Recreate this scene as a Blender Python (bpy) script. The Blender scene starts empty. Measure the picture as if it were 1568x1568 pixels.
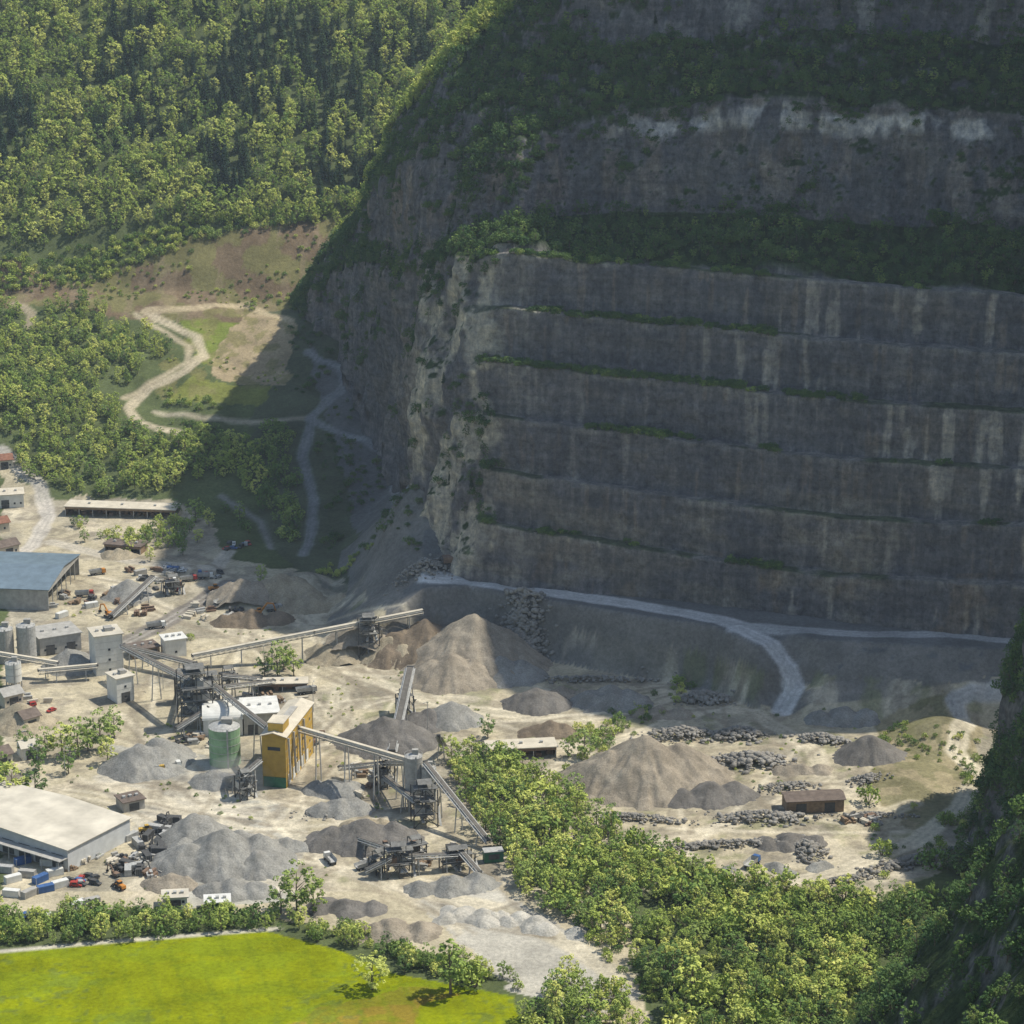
import bpy, math, random
import numpy as np
from mathutils import Vector
rng=np.random.default_rng(11); random.seed(11)
scene=bpy.context.scene
# ------------------------------------------------------------------ survey
H=400.0; PITCH=math.radians(17); T=math.tan(math.radians(11))
cP,sP=math.cos(PITCH),math.sin(PITCH)
def sight(u,v):
    a=(u-784)/784*T; b=(784-v)/784*T
    return a,cP+b*sP,-sP+b*cP
def at_dist(u,v,y):
    d=sight(u,v); s=y/d[1]
    return (d[0]*s,y,H+d[2]*s)
def at_level(u,v,z):
    d=sight(u,v); s=(z-H)/d[2]
    return (d[0]*s,d[1]*s,z)
# ------------------------------------------------------------------ noise
def _h(ix,iy,iz,seed):
    n=(ix*374761393+iy*668265263+iz*1274126177+seed*974634777)&0xffffffff
    n=((n^(n>>13))*1274126177)&0xffffffff
    n=((n^(n>>16))*2246822519)&0xffffffff
    n=n^(n>>15)
    return (n&0xffffff)/float(0xffffff)*2-1
def vn(x,y,z,seed=0):
    x=np.asarray(x,float);y=np.asarray(y,float);z=np.asarray(z,float)
    x,y,z=np.broadcast_arrays(x,y,z)
    fx=np.floor(x);fy=np.floor(y);fz=np.floor(z)
    ix=fx.astype(np.int64);iy=fy.astype(np.int64);iz=fz.astype(np.int64)
    tx=x-fx;ty=y-fy;tz=z-fz
    tx=tx*tx*(3-2*tx);ty=ty*ty*(3-2*ty);tz=tz*tz*(3-2*tz)
    r=0
    for a in (0,1):
        wa=tx if a else 1-tx
        for b in (0,1):
            wb=ty if b else 1-ty
            for c in (0,1):
                wc=tz if c else 1-tz
                r=r+wa*wb*wc*_h(ix+a,iy+b,iz+c,seed)
    return r
def fbm(x,y,z=0.0,o=4,seed=0):
    r=0;a=1.0;n=0
    for i in range(o):
        f=2.03**i
        r=r+a*vn(np.asarray(x)*f+i*17.3,np.asarray(y)*f-i*9.1,np.asarray(z)*f+i*5.7,seed+i);n+=a;a*=0.5
    return r/n
def sm(a,b,x):
    t=np.clip((np.asarray(x,float)-a)/(b-a),0,1); return t*t*(3-2*t)
# ------------------------------------------------------------------ terrain height
EDGE=[at_level(u,v,25) for u,v in [(600,915),(655,903),(720,897),(800,912),(900,929),(1000,945),(1100,960),(1160,972),(1230,977),(1400,987),(1568,994),(1800,1010)]]
EX=[p[0] for p in EDGE];EY=[p[1] for p in EDGE]
MOUNDS=[(1440,1130,8,16,18),(590,860,9,14,30),(430,905,7,14,12),(380,925,6,14,10),(480,905,6,10,18),(620,960,6,22,14),(1380,1190,3,20,20)]
MW=[(at_level(u,v,0)[:2],h,rx,ry) for u,v,h,rx,ry in MOUNDS]
RAMP=[at_level(1130,962,25),at_level(1180,985,22),at_level(1206,1020,15),at_level(1217,1052,8),at_level(1197,1090,0)]
def seg_dist(x,y,P):
    best=np.full(np.shape(x),1e9);zz=np.zeros(np.shape(x));
    for a,b in zip(P[:-1],P[1:]):
        dx,dy=b[0]-a[0],b[1]-a[1];L=dx*dx+dy*dy+1e-9
        t=np.clip(((x-a[0])*dx+(y-a[1])*dy)/L,0,1)
        d=np.hypot(x-a[0]-t*dx,y-a[1]-t*dy)
        m=d<best; best=np.where(m,d,best); zz=np.where(m,a[2]+(b[2]-a[2])*t if len(a)>2 else 0,zz)
    return best,zz
def height(x,y):
    x=np.asarray(x,float);y=np.asarray(y,float)
    y0=np.interp(x,[-220,-60],[1325,1235]); yy=y+0.05*(-105-x)
    zs=np.interp(yy,[1390,1510,1540,1578,1750,1950,2600,4500],[25,60,66,98,215,350,700,900])
    zv=np.where(yy<1390,25*np.clip((yy-y0)/(1390-y0),0,1)**1.15,zs)
    n1=fbm(x/38,y/38,0,3,3)
    zv=zv+n1*6*sm(1300,1420,y)*(1-0.6*sm(1530,1580,y))+fbm(x/110,y/110,0,2,5)*14*sm(1590,1700,y)
    yE=np.interp(x,EX,EY); wf=np.interp(x,[85,110],[10,30]); lf=np.clip((x+85)/45,0,1)
    r=1+(y-yE+n1*3)/wf
    nn=fbm(x/7,y/7,0,3,9)
    hb=25*lf*np.clip(r,0,1)
    hb=hb+nn*2.6*np.clip(r,0,1)*(1-sm(0.8,1.0,r))
    ht=np.clip((y-1129)*0.75,0,30)*sm(-78,-45,x)*(1-sm(-32,5,x))*(1-sm(1185,1235,y))
    z=np.maximum(zv,hb+ht)
    for (px,py),h,rx,ry in MW:
        z=z+h*np.exp(-((x-px)/rx)**2-((y-py)/ry)**2)
    d,rz=seg_dist(x,y,RAMP)
    w=1-sm(4,14,d); z=z*(1-w)+rz*w
    flat=sm(845,870,y)
    z=z+(0.5*n1+0.25*nn)*flat
    return z
_s=np.arange(700,2300,1.0)
def site(u,v,dz=0.0):
    d=sight(u,v); x=d[0]*_s;y=d[1]*_s;z=H+d[2]*_s-dz
    hh=height(x,y); k=int(np.argmax(z<hh))
    if k==0:k=1
    a=(z-hh)[k-1];b=(z-hh)[k];t=a/(a-b)
    s=_s[k-1]+t
    X,Y=d[0]*s,d[1]*s
    return (X,Y,float(height(X,Y)))
# ------------------------------------------------------------------ materials
def new_mat(name):
    m=bpy.data.materials.new(name);m.use_nodes=True
    nt=m.node_tree;b=nt.nodes['Principled BSDF'];b.inputs['Specular IOR Level'].default_value=0.2
    return m,nt,b
def mixc(nt,fac,a,b,mode='MIX'):
    m=nt.nodes.new('ShaderNodeMix');m.data_type='RGBA';m.blend_type=mode
    for s,vv in ((0,fac),(6,a),(7,b)):
        if hasattr(vv,'links'): nt.links.new(vv,m.inputs[s])
        elif s==0: m.inputs[0].default_value=vv
        else: m.inputs[s].default_value=(*vv,1) if len(vv)==3 else vv
    return m.outputs[2]
def ramp(nt,src,p0,p1,c0=(0,0,0,1),c1=(1,1,1,1)):
    r=nt.nodes.new('ShaderNodeValToRGB');r.color_ramp.elements[0].position=p0;r.color_ramp.elements[1].position=p1
    r.color_ramp.elements[0].color=c0;r.color_ramp.elements[1].color=c1
    nt.links.new(src,r.inputs[0]);return r.outputs[0]
def coords(nt,scale=(1,1,1)):
    tc=nt.nodes.new('ShaderNodeTexCoord');mp=nt.nodes.new('ShaderNodeMapping');mp.inputs['Scale'].default_value=scale
    nt.links.new(tc.outputs['Object'],mp.inputs['Vector']);return mp.outputs[0]
def noise(nt,vec,scale,detail=5,rough=0.6):
    n=nt.nodes.new('ShaderNodeTexNoise');n.inputs['Scale'].default_value=scale;n.inputs['Detail'].default_value=detail;n.inputs['Roughness'].default_value=rough
    nt.links.new(vec,n.inputs['Vector']);return n.outputs['Fac']
def bump(nt,src,b,strength,dist):
    n=nt.nodes.new('ShaderNodeBump');n.inputs['Strength'].default_value=strength;n.inputs['Distance'].default_value=dist
    nt.links.new(src,n.inputs['Height']);nt.links.new(n.outputs[0],b.inputs['Normal'])
def solid(name,c,rough=0.7,var=0.25,scale=0.6,metal=0.0,ribs=None):
    m,nt,b=new_mat(name);v=coords(nt)
    f=noise(nt,v,scale,3,0.65)
    lo=tuple(k*(1-var) for k in c);hi=tuple(min(k*(1+var),0.9) for k in c)
    col=ramp(nt,f,0.3,0.7,(*lo,1),(*hi,1))
    if ribs:
        w=nt.nodes.new('ShaderNodeTexWave');w.wave_type='BANDS';w.bands_direction=ribs[0];w.inputs['Scale'].default_value=ribs[1]
        nt.links.new(v,w.inputs['Vector']); col=mixc(nt,0.3,col,w.outputs['Color'],'MULTIPLY')
    nt.links.new(col,b.inputs['Base Color']);b.inputs['Roughness'].default_value=rough;b.inputs['Metallic'].default_value=metal
    return m
def vcol_mat(name,kind):
    m,nt,b=new_mat(name);b.inputs['Roughness'].default_value=0.95;b.inputs['Specular IOR Level'].default_value=0.0
    at=nt.nodes.new('ShaderNodeAttribute');at.attribute_name='tint'
    col=at.outputs['Color']
    v=coords(nt)
    if kind=='ground':
        n1=noise(nt,v,0.05,6,0.7);n2=noise(nt,v,0.6,4,0.8)
        c=mixc(nt,0.7,col,ramp(nt,n1,0.3,0.7,(.48,.48,.48,1),(1.38,1.36,1.33,1)),'MULTIPLY')
        c=mixc(nt,0.6,c,ramp(nt,n2,0.32,0.68,(.55,.55,.55,1),(1.35,1.35,1.35,1)),'MULTIPLY')
        bump(nt,n2,b,0.7,0.5)
    else:
        vs=coords(nt,(0.22,0.22,0.018))
        st=noise(nt,vs,1.0,5,0.7)
        vt=coords(nt,(0.03,0.03,0.35)); strata=noise(nt,vt,1.0,4,0.6)
        n2=noise(nt,v,0.35,5,0.8)
        c=mixc(nt,0.8,col,ramp(nt,n2,0.3,0.7,(.35,.36,.4,1),(1.65,1.63,1.56,1)),'MULTIPLY')
        c=mixc(nt,0.45,c,ramp(nt,strata,0.35,0.65,(.6,.6,.66,1),(1.35,1.32,1.28,1)),'MULTIPLY')
        c=mixc(nt,0.5,c,ramp(nt,st,0.42,0.68,(.78,.79,.83,1),(2.0,1.9,1.75,1)),'MULTIPLY')
        bump(nt,n2,b,1.0,2.5)
    nt.links.new(c,b.inputs['Base Color']);return m
M_ground=vcol_mat('ground_mat','ground');M_rock=vcol_mat('rock_mat','rock')
def leaf_mat(name,c1,c2,c3):
    m=bpy.data.materials.new(name);m.use_nodes=True;nt=m.node_tree;nt.nodes.remove(nt.nodes['Principled BSDF'])
    b=nt.nodes.new('ShaderNodeBsdfDiffuse');nt.links.new(b.outputs[0],nt.nodes['Material Output'].inputs[0])
    oi=nt.nodes.new('ShaderNodeObjectInfo')
    r=nt.nodes.new('ShaderNodeValToRGB');e=r.color_ramp.elements
    e[0].color=(*c1,1);e[1].color=(*c3,1);x=e.new(0.5);x.color=(*c2,1)
    nt.links.new(oi.outputs['Random'],r.inputs[0])
    v=coords(nt);f=noise(nt,v,6.0,1,0.6)
    c=mixc(nt,0.6,r.outputs[0],ramp(nt,f,0.35,0.65,(.6,.65,.6,1),(1.35,1.3,1.15,1)),'MULTIPLY')
    nt.links.new(c,b.inputs['Color'])
    return m
M_leaf=leaf_mat('leaf_mat',(.20,.29,.08),(.38,.46,.115),(.60,.62,.19))
M_leafd=leaf_mat('leaf_dark_mat',(.10,.165,.06),(.18,.28,.08),(.31,.39,.12))
M_needle=leaf_mat('needle_mat',(.025,.05,.036),(.04,.072,.042),(.06,.10,.048))
M_shade=leaf_mat('shaded_leaf_mat',(.06,.115,.05),(.095,.165,.06),(.14,.21,.07))  # darker copy of the leaf colours, shade painted in for slopes out of sun
M_bark=solid('bark_mat',(.16,.13,.10),0.9)
# ------------------------------------------------------------------ mesh helpers
def raw_mesh(name,V,F,mats,midx=None,smooth=False,link=True):
    me=bpy.data.meshes.new(name);V=np.asarray(V,dtype=np.float32)
    if isinstance(F,np.ndarray):
        me.vertices.add(len(V));me.vertices.foreach_set('co',V.ravel())
        k=F.shape[1];me.loops.add(F.size);me.loops.foreach_set('vertex_index',F.ravel().astype(np.int32))
        me.polygons.add(len(F));me.polygons.foreach_set('loop_start',np.arange(0,F.size,k,dtype=np.int32))
        me.update(calc_edges=True)
    else:
        me.from_pydata([tuple(p) for p in V.tolist()],[],F)
    for m in mats: me.materials.append(m)
    if midx is not None: me.polygons.foreach_set('material_index',np.asarray(midx,dtype=np.int32))
    if smooth: me.polygons.foreach_set('use_smooth',np.ones(len(me.polygons),dtype=bool))
    me.update()
    if not link: return me
    ob=bpy.data.objects.new(name,me);scene.collection.objects.link(ob);return ob
def grid_faces(nu,nv):
    i=np.arange(nu-1)[:,None]*nv+np.arange(nv-1)[None,:]
    i=i.ravel();return np.stack([i,i+nv,i+nv+1,i+1],1)
def set_tint(ob,C):
    a=ob.data.color_attributes.new('tint','FLOAT_COLOR','POINT')
    C=np.concatenate([C,np.ones((len(C),1))],1).astype(np.float32);a.data.foreach_set('color',C.ravel())
def inpoly(x,y,P):
    P=np.asarray(P)[:,:2];r=np.zeros(x.shape,bool);j=len(P)-1
    for i in range(len(P)):
        xi,yi=P[i];xj,yj=P[j]
        c=((yi>y)!=(yj>y))&(x<(xj-xi)*(y-yi)/(yj-yi+1e-12)+xi);r^=c;j=i
    return r
def W(poly): return [site(u,v) for u,v in poly]
# ------------------------------------------------------------------ ground sheet
xs=np.concatenate([-np.geomspace(3000,345,28),np.arange(-340,235,1.05),np.geomspace(236,3000,30)])
ys=np.concatenate([-np.geomspace(800,10,8),np.linspace(50,720,14),np.arange(730,1250,1.05),np.arange(1250,1620,2.0),np.arange(1620,2000,6),np.geomspace(2010,4500,14)])
X,Y=np.meshgrid(xs,ys,indexing='ij');Z=height(X,Y)
sx=np.gradient(Z,axis=0)/np.gradient(X,axis=0);sy=np.gradient(Z,axis=1)/np.gradient(Y,axis=1)
steep=np.hypot(sx,sy)
wx=X+fbm(X/9,Y/9,0,3,21)*5;wy=Y+fbm(X/9,Y/9,3.3,3,22)*5
C=np.zeros(X.shape+(3,));C[:]=(.10,.125,.055)
def paint(mask,col,soft=1.0):
    C[mask]=np.array(col)*soft+C[mask]*(1-soft)
PQ=W([(0,700),(30,720),(60,770),(120,760),(270,765),(330,800),(340,850),(420,870),(480,870),(560,880),(650,890),(760,900),(900,925),(1150,970),(1400,1000),(1568,1000),(1568,1120),(1500,1240),(1460,1320),(1340,1385),(1100,1340),(960,1290),(870,1300),(960,1400),(1000,1568),(930,1568),(800,1500),(600,1440),(440,1410),(300,1390),(0,1400)])
inq=inpoly(wx,wy,PQ)
paint(inq,(.47,.42,.30))
screeP=W([(0,400),(0,470),(150,480),(450,500),(520,330),(300,360),(130,430)])
paint(inpoly(wx,wy,screeP),(.17,.13,.085))
sc_=inpoly(wx,wy,screeP)&(fbm(X/14,Y/14,0,4,25)>0.0);paint(sc_,(.18,.18,.075),.75)
sc_=inpoly(wx,wy,screeP)&(fbm(X/5,Y/20,0,4,26)>0.18);paint(sc_,(.25,.20,.135),.5)
paint(inpoly(wx,wy,W([(170,1140),(330,1160),(460,1250),(450,1380),(270,1390),(240,1300),(150,1200)])),(.40,.39,.34))
paint(inpoly(wx,wy,W([(640,1380),(760,1360),(880,1430),(990,1530),(900,1560),(760,1500)])),(.46,.44,.38))
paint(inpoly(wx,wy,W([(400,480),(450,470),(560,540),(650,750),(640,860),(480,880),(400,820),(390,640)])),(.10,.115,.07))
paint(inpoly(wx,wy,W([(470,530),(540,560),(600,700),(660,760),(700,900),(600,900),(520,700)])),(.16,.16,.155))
paint(inpoly(wx,wy,W([(270,490),(370,492),(350,530),(310,560)])),(.17,.21,.05))
paint(inpoly(wx,wy,W([(300,575),(420,590),(400,620),(250,615)])),(.19,.21,.06))
paint(inpoly(wx,wy,W([(380,480),(450,485),(440,590),(320,575),(320,550)])),(.34,.28,.18))
bn=inpoly(wx,wy,W([(300,470),(450,485),(440,590),(250,615),(230,600)]));paint(bn&(fbm(X/8,Y/8,0,4,27)>.05),(.20,.19,.08),.7)
fieldP=[at_level(u,v,0) for u,v in [(-300,1480),(0,1458),(180,1442),(400,1424),(520,1455),(600,1490),(785,1525),(800,1568),(900,1700),(-400,1750)]]
paint(inpoly(X,Y,fieldP),(.225,.262,.006))
paint(inpoly(wx*.7+X*.3,wy*.7+Y*.3,[at_level(u,v,0) for u,v in [(430,1568),(520,1535),(620,1512),(700,1520),(640,1545),(640,1580),(500,1640)]]),(.26,.20,.03))
fl=inpoly(X,Y,fieldP)&(fbm(X/2.2,Y/2.2,0,3,77)+fbm(X/30,Y/30,0,2,78)>0.36); paint(fl,(.10,.15,.05),0.5)
fl=inpoly(X,Y,fieldP)&(fbm(X/20,Y/6,0,3,79)>0.1); paint(fl,(.18,.24,.01),0.5)
for k in range(26):
    x0=-230+k*9.0;dd=np.abs((X-x0)+.28*(Y-830));m_=inpoly(X,Y,fieldP)&(dd<.9);paint(m_,(.17,.22,.012),.45)
pit=(Y<1240)&(X>-95)&(Y>1020)
paint(pit&(steep>0.6),(.20,.195,.18))
paint((Z>16)&pit&(steep<=0.6),(.15,.155,.155))
paint((Z<=16)&(Y>1035)&(X>70)&(steep<0.6),(.22,.22,.215))
def blend(g,col):
    global C
    C=C*(1-g[...,None])+np.array(col)*g[...,None]
yard=(Y<1330)*(Y>850)*inq*(Z<14)
blend(sm(0.0,0.35,fbm(X/28,Y/28,0,4,31))*yard*.6,(.27,.255,.21))
blend(sm(0.1,0.4,fbm(X/16,Y/16,0,4,35))*yard*.6,(.62,.56,.43))
blend(sm(0.12,0.3,fbm(X/9,Y/9,0,4,39))*yard*.5,(.21,.185,.15))
blend(sm(0.2,0.35,fbm(X/10,Y/10,0,4,37))*yard*(X>-80)*.5,(.19,.21,.09))
blend(sm(0.2,0.34,fbm(X/4,Y/4,0,3,38))*yard*.4,(.19,.175,.145))
gb=inpoly(wx,wy,W([(1350,1100),(1440,1060),(1500,1110),(1490,1240),(1400,1270),(1330,1200)]))
paint(gb,(.19,.18,.09),.8);paint(gb&(fbm(X/7,Y/7,0,3,28)>.0),(.36,.31,.20),.75)
ROADS=[
 ([(225,476),(250,492),(300,515),(312,545),(285,568),(225,595),(196,625),(215,648),(275,662)],5,(.56,.49,.36)),
 ([(208,480),(245,505),(290,530),(288,555),(230,585),(190,610)],3,(.48,.42,.30)),
 ([(225,476),(300,472),(380,466),(445,490)],5,(.50,.42,.28)),
 ([(240,632),(320,640),(400,645),(470,640)],3.5,(.44,.40,.30)),
 ([(20,465),(50,480),(45,500)],4,(.42,.36,.26)),
 ([(470,540),(520,560),(528,590),(475,640),(560,675),(600,700),(625,745)],4.5,(.31,.32,.32)),
 ([(478,640),(462,700),(480,760),(478,810),(465,850)],4.5,(.28,.29,.29)),
 ([(340,760),(400,800),(415,840)],3,(.26,.26,.24)),
 ([(655,882),(720,888),(800,901),(900,915),(1000,931),(1100,948),(1140,962)],10,(.62,.63,.62)),
 ([(1130,957),(1300,970),(1460,972),(1568,983)],7,(.42,.43,.43)),
 ([(1568,1053),(1490,1060),(1458,1072),(1478,1105)],6,(.50,.50,.49)),
 ([(1478,1105),(1462,1150),(1498,1185),(1470,1235),(1400,1290),(1300,1330),(1200,1352)],7,(.66,.60,.46)),
 ([(450,900),(480,960),(540,1030),(510,1090),(560,1130),(500,1210),(430,1260),(520,1330),(640,1365),(760,1390),(860,1440),(940,1490)],8,(.55,.50,.38)),
 ([(540,1030),(680,1080),(830,1100),(900,1085),(1040,1060),(1130,1070)],8,(.58,.53,.40)),
 ([(830,1190),(900,1150),(990,1120),(1080,1085),(1150,1090),(1250,1150),(1260,1190),(1180,1240),(1060,1280),(950,1285)],7,(.60,.54,.41)),
 ([(1180,1240),(1300,1260),(1400,1230)],6,(.56,.51,.38)),
 ([(160,1190),(250,1230),(420,1250)],8,(.52,.48,.39)),
 ([(205,1380),(300,1310),(340,1280),(230,1215),(120,1200),(0,1230)],6,(.54,.48,.36)),
 ([(0,870),(50,835),(75,790),(60,740),(0,690)],7,(.54,.51,.46)),
 ([(80,830),(200,860),(330,870),(350,845)],7,(.52,.48,.40)),
]
def stroke(P,w,col,soft=.85,rutd=.22,wob=.25,xy=False):
    global C
    if not xy:P=W(P)
    i0,i1=np.searchsorted(xs,[min(p[0] for p in P)-14,max(p[0] for p in P)+14]);j0,j1=np.searchsorted(ys,[min(p[1] for p in P)-14,max(p[1] for p in P)+14])
    s=(slice(i0,i1),slice(j0,j1))
    if X[s].size==0:return
    d=seg_dist(wx[s]*wob+X[s]*(1-wob),wy[s]*wob+Y[s]*(1-wob),[(p[0],p[1],0) for p in P])[0]
    k=(1-sm(w*.5-.6,w*.5+1.6,d))*soft;rut=1-rutd*np.exp(-((d-1.3)/0.6)**2)
    C[s]=C[s]*(1-k[...,None])+np.array(col)*(rut*k)[...,None]
for P,w,col in ROADS: stroke(P,w,col)
stroke([(p[0],p[1]) for p in RAMP],8,(.62,.63,.62),.9,xy=True)
nodes=W([(480,960),(540,1030),(520,1090),(560,1130),(500,1210),(430,1260),(520,1330),(640,1365),(860,1440),(680,1080),(830,1100),(900,1085),(1040,1060),(1130,1070),(900,1150),(1250,1150),(1180,1240),(1060,1280),(250,1230),(340,1250),(230,1215),(120,1200),(400,1200),(300,1150),(200,1110),(620,1180),(560,1260),(450,1350),(700,1420),(380,980),(600,1070),(1300,1200),(1350,1260),(200,900),(100,880),(300,860)])
for k in range(140):
    a=nodes[int(rng.integers(len(nodes)))];b=min((nodes[int(rng.integers(len(nodes)))] for _ in range(4)),key=lambda q:abs(math.hypot(q[0]-a[0],q[1]-a[1])-70))
    o_=rng.normal(size=2)*6;c=((a[0]+b[0])/2+rng.normal()*16,(a[1]+b[1])/2+rng.normal()*16)
    P=[((1-t)**2*(a[0]+o_[0])+2*t*(1-t)*c[0]+t*t*(b[0]+o_[1]),(1-t)**2*(a[1]+o_[1])+2*t*(1-t)*c[1]+t*t*(b[1]+o_[0])) for t in np.linspace(0,1,9)]
    stroke(P,rng.uniform(.6,2.2),[(.24,.21,.16),(.68,.62,.48),(.31,.27,.20)][k%3],.6,0,.1,True)
stroke([(352,893),(300,925),(250,955),(190,985),(120,1015)],11,(.19,.175,.16),.85,0)
for o_ in (-6,6):stroke([(352+o_,893),(300+o_,925),(250+o_,955),(190+o_,985)],.3,(.40,.38,.34),.8,0,0)
fp=[at_level(u,v,0) for u,v in [(-300,1478),(0,1457),(180,1441),(400,1424),(425,1422)]];stroke(fp,1.6,(.55,.52,.44),.95,0,0,True)
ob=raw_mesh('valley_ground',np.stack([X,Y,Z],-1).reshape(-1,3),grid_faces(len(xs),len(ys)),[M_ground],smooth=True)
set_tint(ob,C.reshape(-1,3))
# ------------------------------------------------------------------ lofted cliffs
def catmull(Pc,t):
    n=len(Pc);i=np.clip(np.floor(t).astype(int),0,n-2);f=(t-i)[:,None,None]
    g=lambda k:Pc[np.clip(k,0,n-1)]
    p0,p1,p2,p3=g(i-1),g(i),g(i+1),g(i+2)
    return 0.5*((2*p1)+(-p0+p2)*f+(2*p0-5*p1+4*p2-p3)*f**2+(-p0+3*p1-3*p2+p3)*f**3)
ST=[ # toe, mid, top of face, ledge end, band top, slope top, high, peak
 [(436,478,1532),(440,470,1535),(447,462,1538),(452,456,1542),(458,450,1546),(465,444,1552),(475,436,1562),(490,428,1590)],
 [(500,530,1480),(500,480,1482),(497,440,1488),(500,415,1496),(502,395,1505),(506,385,1515),(515,378,1530),(530,372,1560)],
 [(548,580,1425),(548,490,1430),(545,410,1440),(548,385,1452),(552,345,1460),(556,325,1478),(562,312,1495),(575,305,1530)],
 [(590,665,1345),(585,530,1355),(578,410,1368),(582,375,1385),(572,300,1395),(576,270,1415),(588,240,1435),(605,222,1480)],
 [(640,755,1250),(632,600,1262),(630,440,1275),(635,390,1300),(622,260,1318),(628,200,1345),(645,140,1380),(675,110,1430)],
 [(652,800,1172),(643,610,1188),(655,410,1205),(668,375,1230),(680,250,1248),(690,150,1290),(705,70,1340),(745,25,1400)],
 [(705,850,1132),(705,620,1152),(705,398,1174),(715,360,1198),(725,235,1216),(735,120,1275),(755,20,1345),(800,-40,1390)],
 [(772,884,1116),(770,635,1136),(776,384,1160),(800,345,1188),(800,215,1205),(805,90,1265),(815,-30,1320),(840,-130,1380)],
 [(900,906,1105),(900,650,1129),(900,397,1154),(900,335,1196),(900,190,1210),(900,80,1262),(900,-110,1290),(900,-170,1350)],  # from here rightward the unseen peaks are shaped for the shadow they cast
 [(1100,941,1087),(1100,675,1112),(1100,410,1140),(1100,335,1184),(1110,150,1200),(1100,60,1252),(1100,-200,1275),(1100,-480,1345)],
 [(1300,967,1065),(1300,697,1092),(1300,428,1122),(1300,350,1168),(1300,160,1184),(1300,60,1240),(1300,-200,1262),(1300,-900,1335)],
 [(1568,978,1044),(1568,712,1070),(1568,447,1102),(1568,365,1148),(1568,175,1164),(1568,70,1222),(1568,-200,1242),(1568,-1300,1320)],
 [(1655,982,1038),(1655,717,1064),(1655,453,1096),(1655,371,1142),(1655,182,1158),(1655,80,1215),(1655,-250,1236),(1655,-1350,1316)],
 [(300,1026,24),(300,1042,130),(300,1060,300),(300,1074,380),(300,1118,450),(300,1185,530),(300,1260,640),(310,1310,715)],  # last three stations: unseen flank, added and steepened to shade wall and pit
 [(430,1020,24),(430,1040,140),(430,1065,300),(430,1080,390),(430,1120,470),(430,1190,560),(430,1260,680),(430,1310,760)],
 [(760,1010,24),(760,1050,130),(760,1078,280),(760,1090,370),(760,1130,440),(760,1190,500),(760,1260,560),(760,1310,600)]]
PC=[]
for k,s in enumerate(ST):
    r=[at_dist(*p) for p in s] if k<13 else [tuple(map(float,p)) for p in s]
    t=r[0];r=[(t[0]-4,t[1]-8,t[2]-30)]+r
    pk=r[-1];r.append((pk[0]+60,pk[1]+140,max(pk[2]-(60 if k<13 else 15),20)));PC.append(r)
PC=np.array(PC)
dens=[70,70,75,80,75,40,50,70,105,95,110,26,40,18,18]
t=np.concatenate([np.linspace(i,i+1,n,endpoint=False) for i,n in enumerate(dens)]+[[len(dens)]])
Q=catmull(PC,t)
bw=sm(6.2,6.9,t)[:,None]
def rowcurve(r,comp):
    i=np.clip(np.floor(r).astype(int),0,Q.shape[1]-2);f=(r-i)
    return Q[:,i,:][...,comp]*(1-f)[None,:,None]+Q[:,i+1,:][...,comp]*f[None,:,None]
nb=6
w=np.linspace(0,1,199);f=w*nb;i=np.minimum(np.floor(f),nb-1);r_=f-i
stair=(i+np.where(r_<.82,.25*r_/.82,.25+.75*(r_-.82)/.18))/nb
zt=(i+np.minimum(r_/.82,1))/nb
R=np.concatenate([np.linspace(0,1,5)[:-1],1+2*w,np.linspace(3,4,34)[1:],np.linspace(4,5,76)[1:],np.linspace(5,6,44)[1:],np.linspace(6,7,34)[1:],np.linspace(7,8,24)[1:],np.linspace(8,9,12)[1:]])
Rh=R.copy();Rz=R.copy();Rh[4:4+199]=1+2*stair;Rz[4:4+199]=1+2*zt
def full(r): return rowcurve(r,[0,1,2])
nat=full(R);ben=np.concatenate([full(Rh)[...,:2],full(Rz)[...,2:]],-1)
G=nat*(1-bw[...,None])+ben*bw[...,None]
def gnormal(G):
    du=np.gradient(G,axis=0);dv=np.gradient(G,axis=1);n=np.cross(du,dv);return n/(np.linalg.norm(n,axis=-1,keepdims=True)+1e-9)
n0=gnormal(full(R))
x,y,z=G[...,0],G[...,1],G[...,2]
rr=np.broadcast_to(R[None,:],x.shape);tt=np.broadcast_to(t[:,None],x.shape)
face=((rr>=1)&(rr<=3))*bw
isled=np.zeros(len(R));isled[4:4+199]=(r_>.80);isled=np.broadcast_to(isled[None,:],x.shape)*face
islip=np.zeros(len(R));islip[4:4+199]=np.exp(-((r_-.80)/.06)**2);islip=np.broadcast_to(islip[None,:],x.shape)*face
big=fbm(x/42,y/42,z/80,3,41);med=fbm(x/13,y/13,z/26,4,45);sml=fbm(x/4,y/4,z/5,3,49)
rid=1-np.abs(fbm(x/22,y/22,z/60,3,55))*2.4
amp=(1-face)
disp=big*(8*amp+1.8*face)+med*(4.6*amp+1.7*face)+sml*(1.8*amp+1.2*face)+rid*3.4*amp
disp=disp*np.clip(1.15-sm(1.5,0,tt),0.15,1)*np.where(rr>7,.6,1)
G=G+n0*disp[...,None]
G[...,2]+=face*fbm(x/10,y/10,0,3,57)*1.0
nn=gnormal(G);nz=nn[...,2]
x,y,z=G[...,0],G[...,1],G[...,2]
CC=np.zeros(G.shape);CC[:]=(.165,.165,.175)
def pm(w_,col):
    global CC
    CC=CC*(1-w_[...,None])+np.array(col)*w_[...,None]
nA=fbm(x/16,y/16,z/22,4,61);nB=fbm(x/9,y/9,z/40,4,65);nC=fbm(x/30,y/30,z/14,4,69)
pm(sm(0.0,0.4,nC)*.6,(.215,.20,.18))
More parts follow.
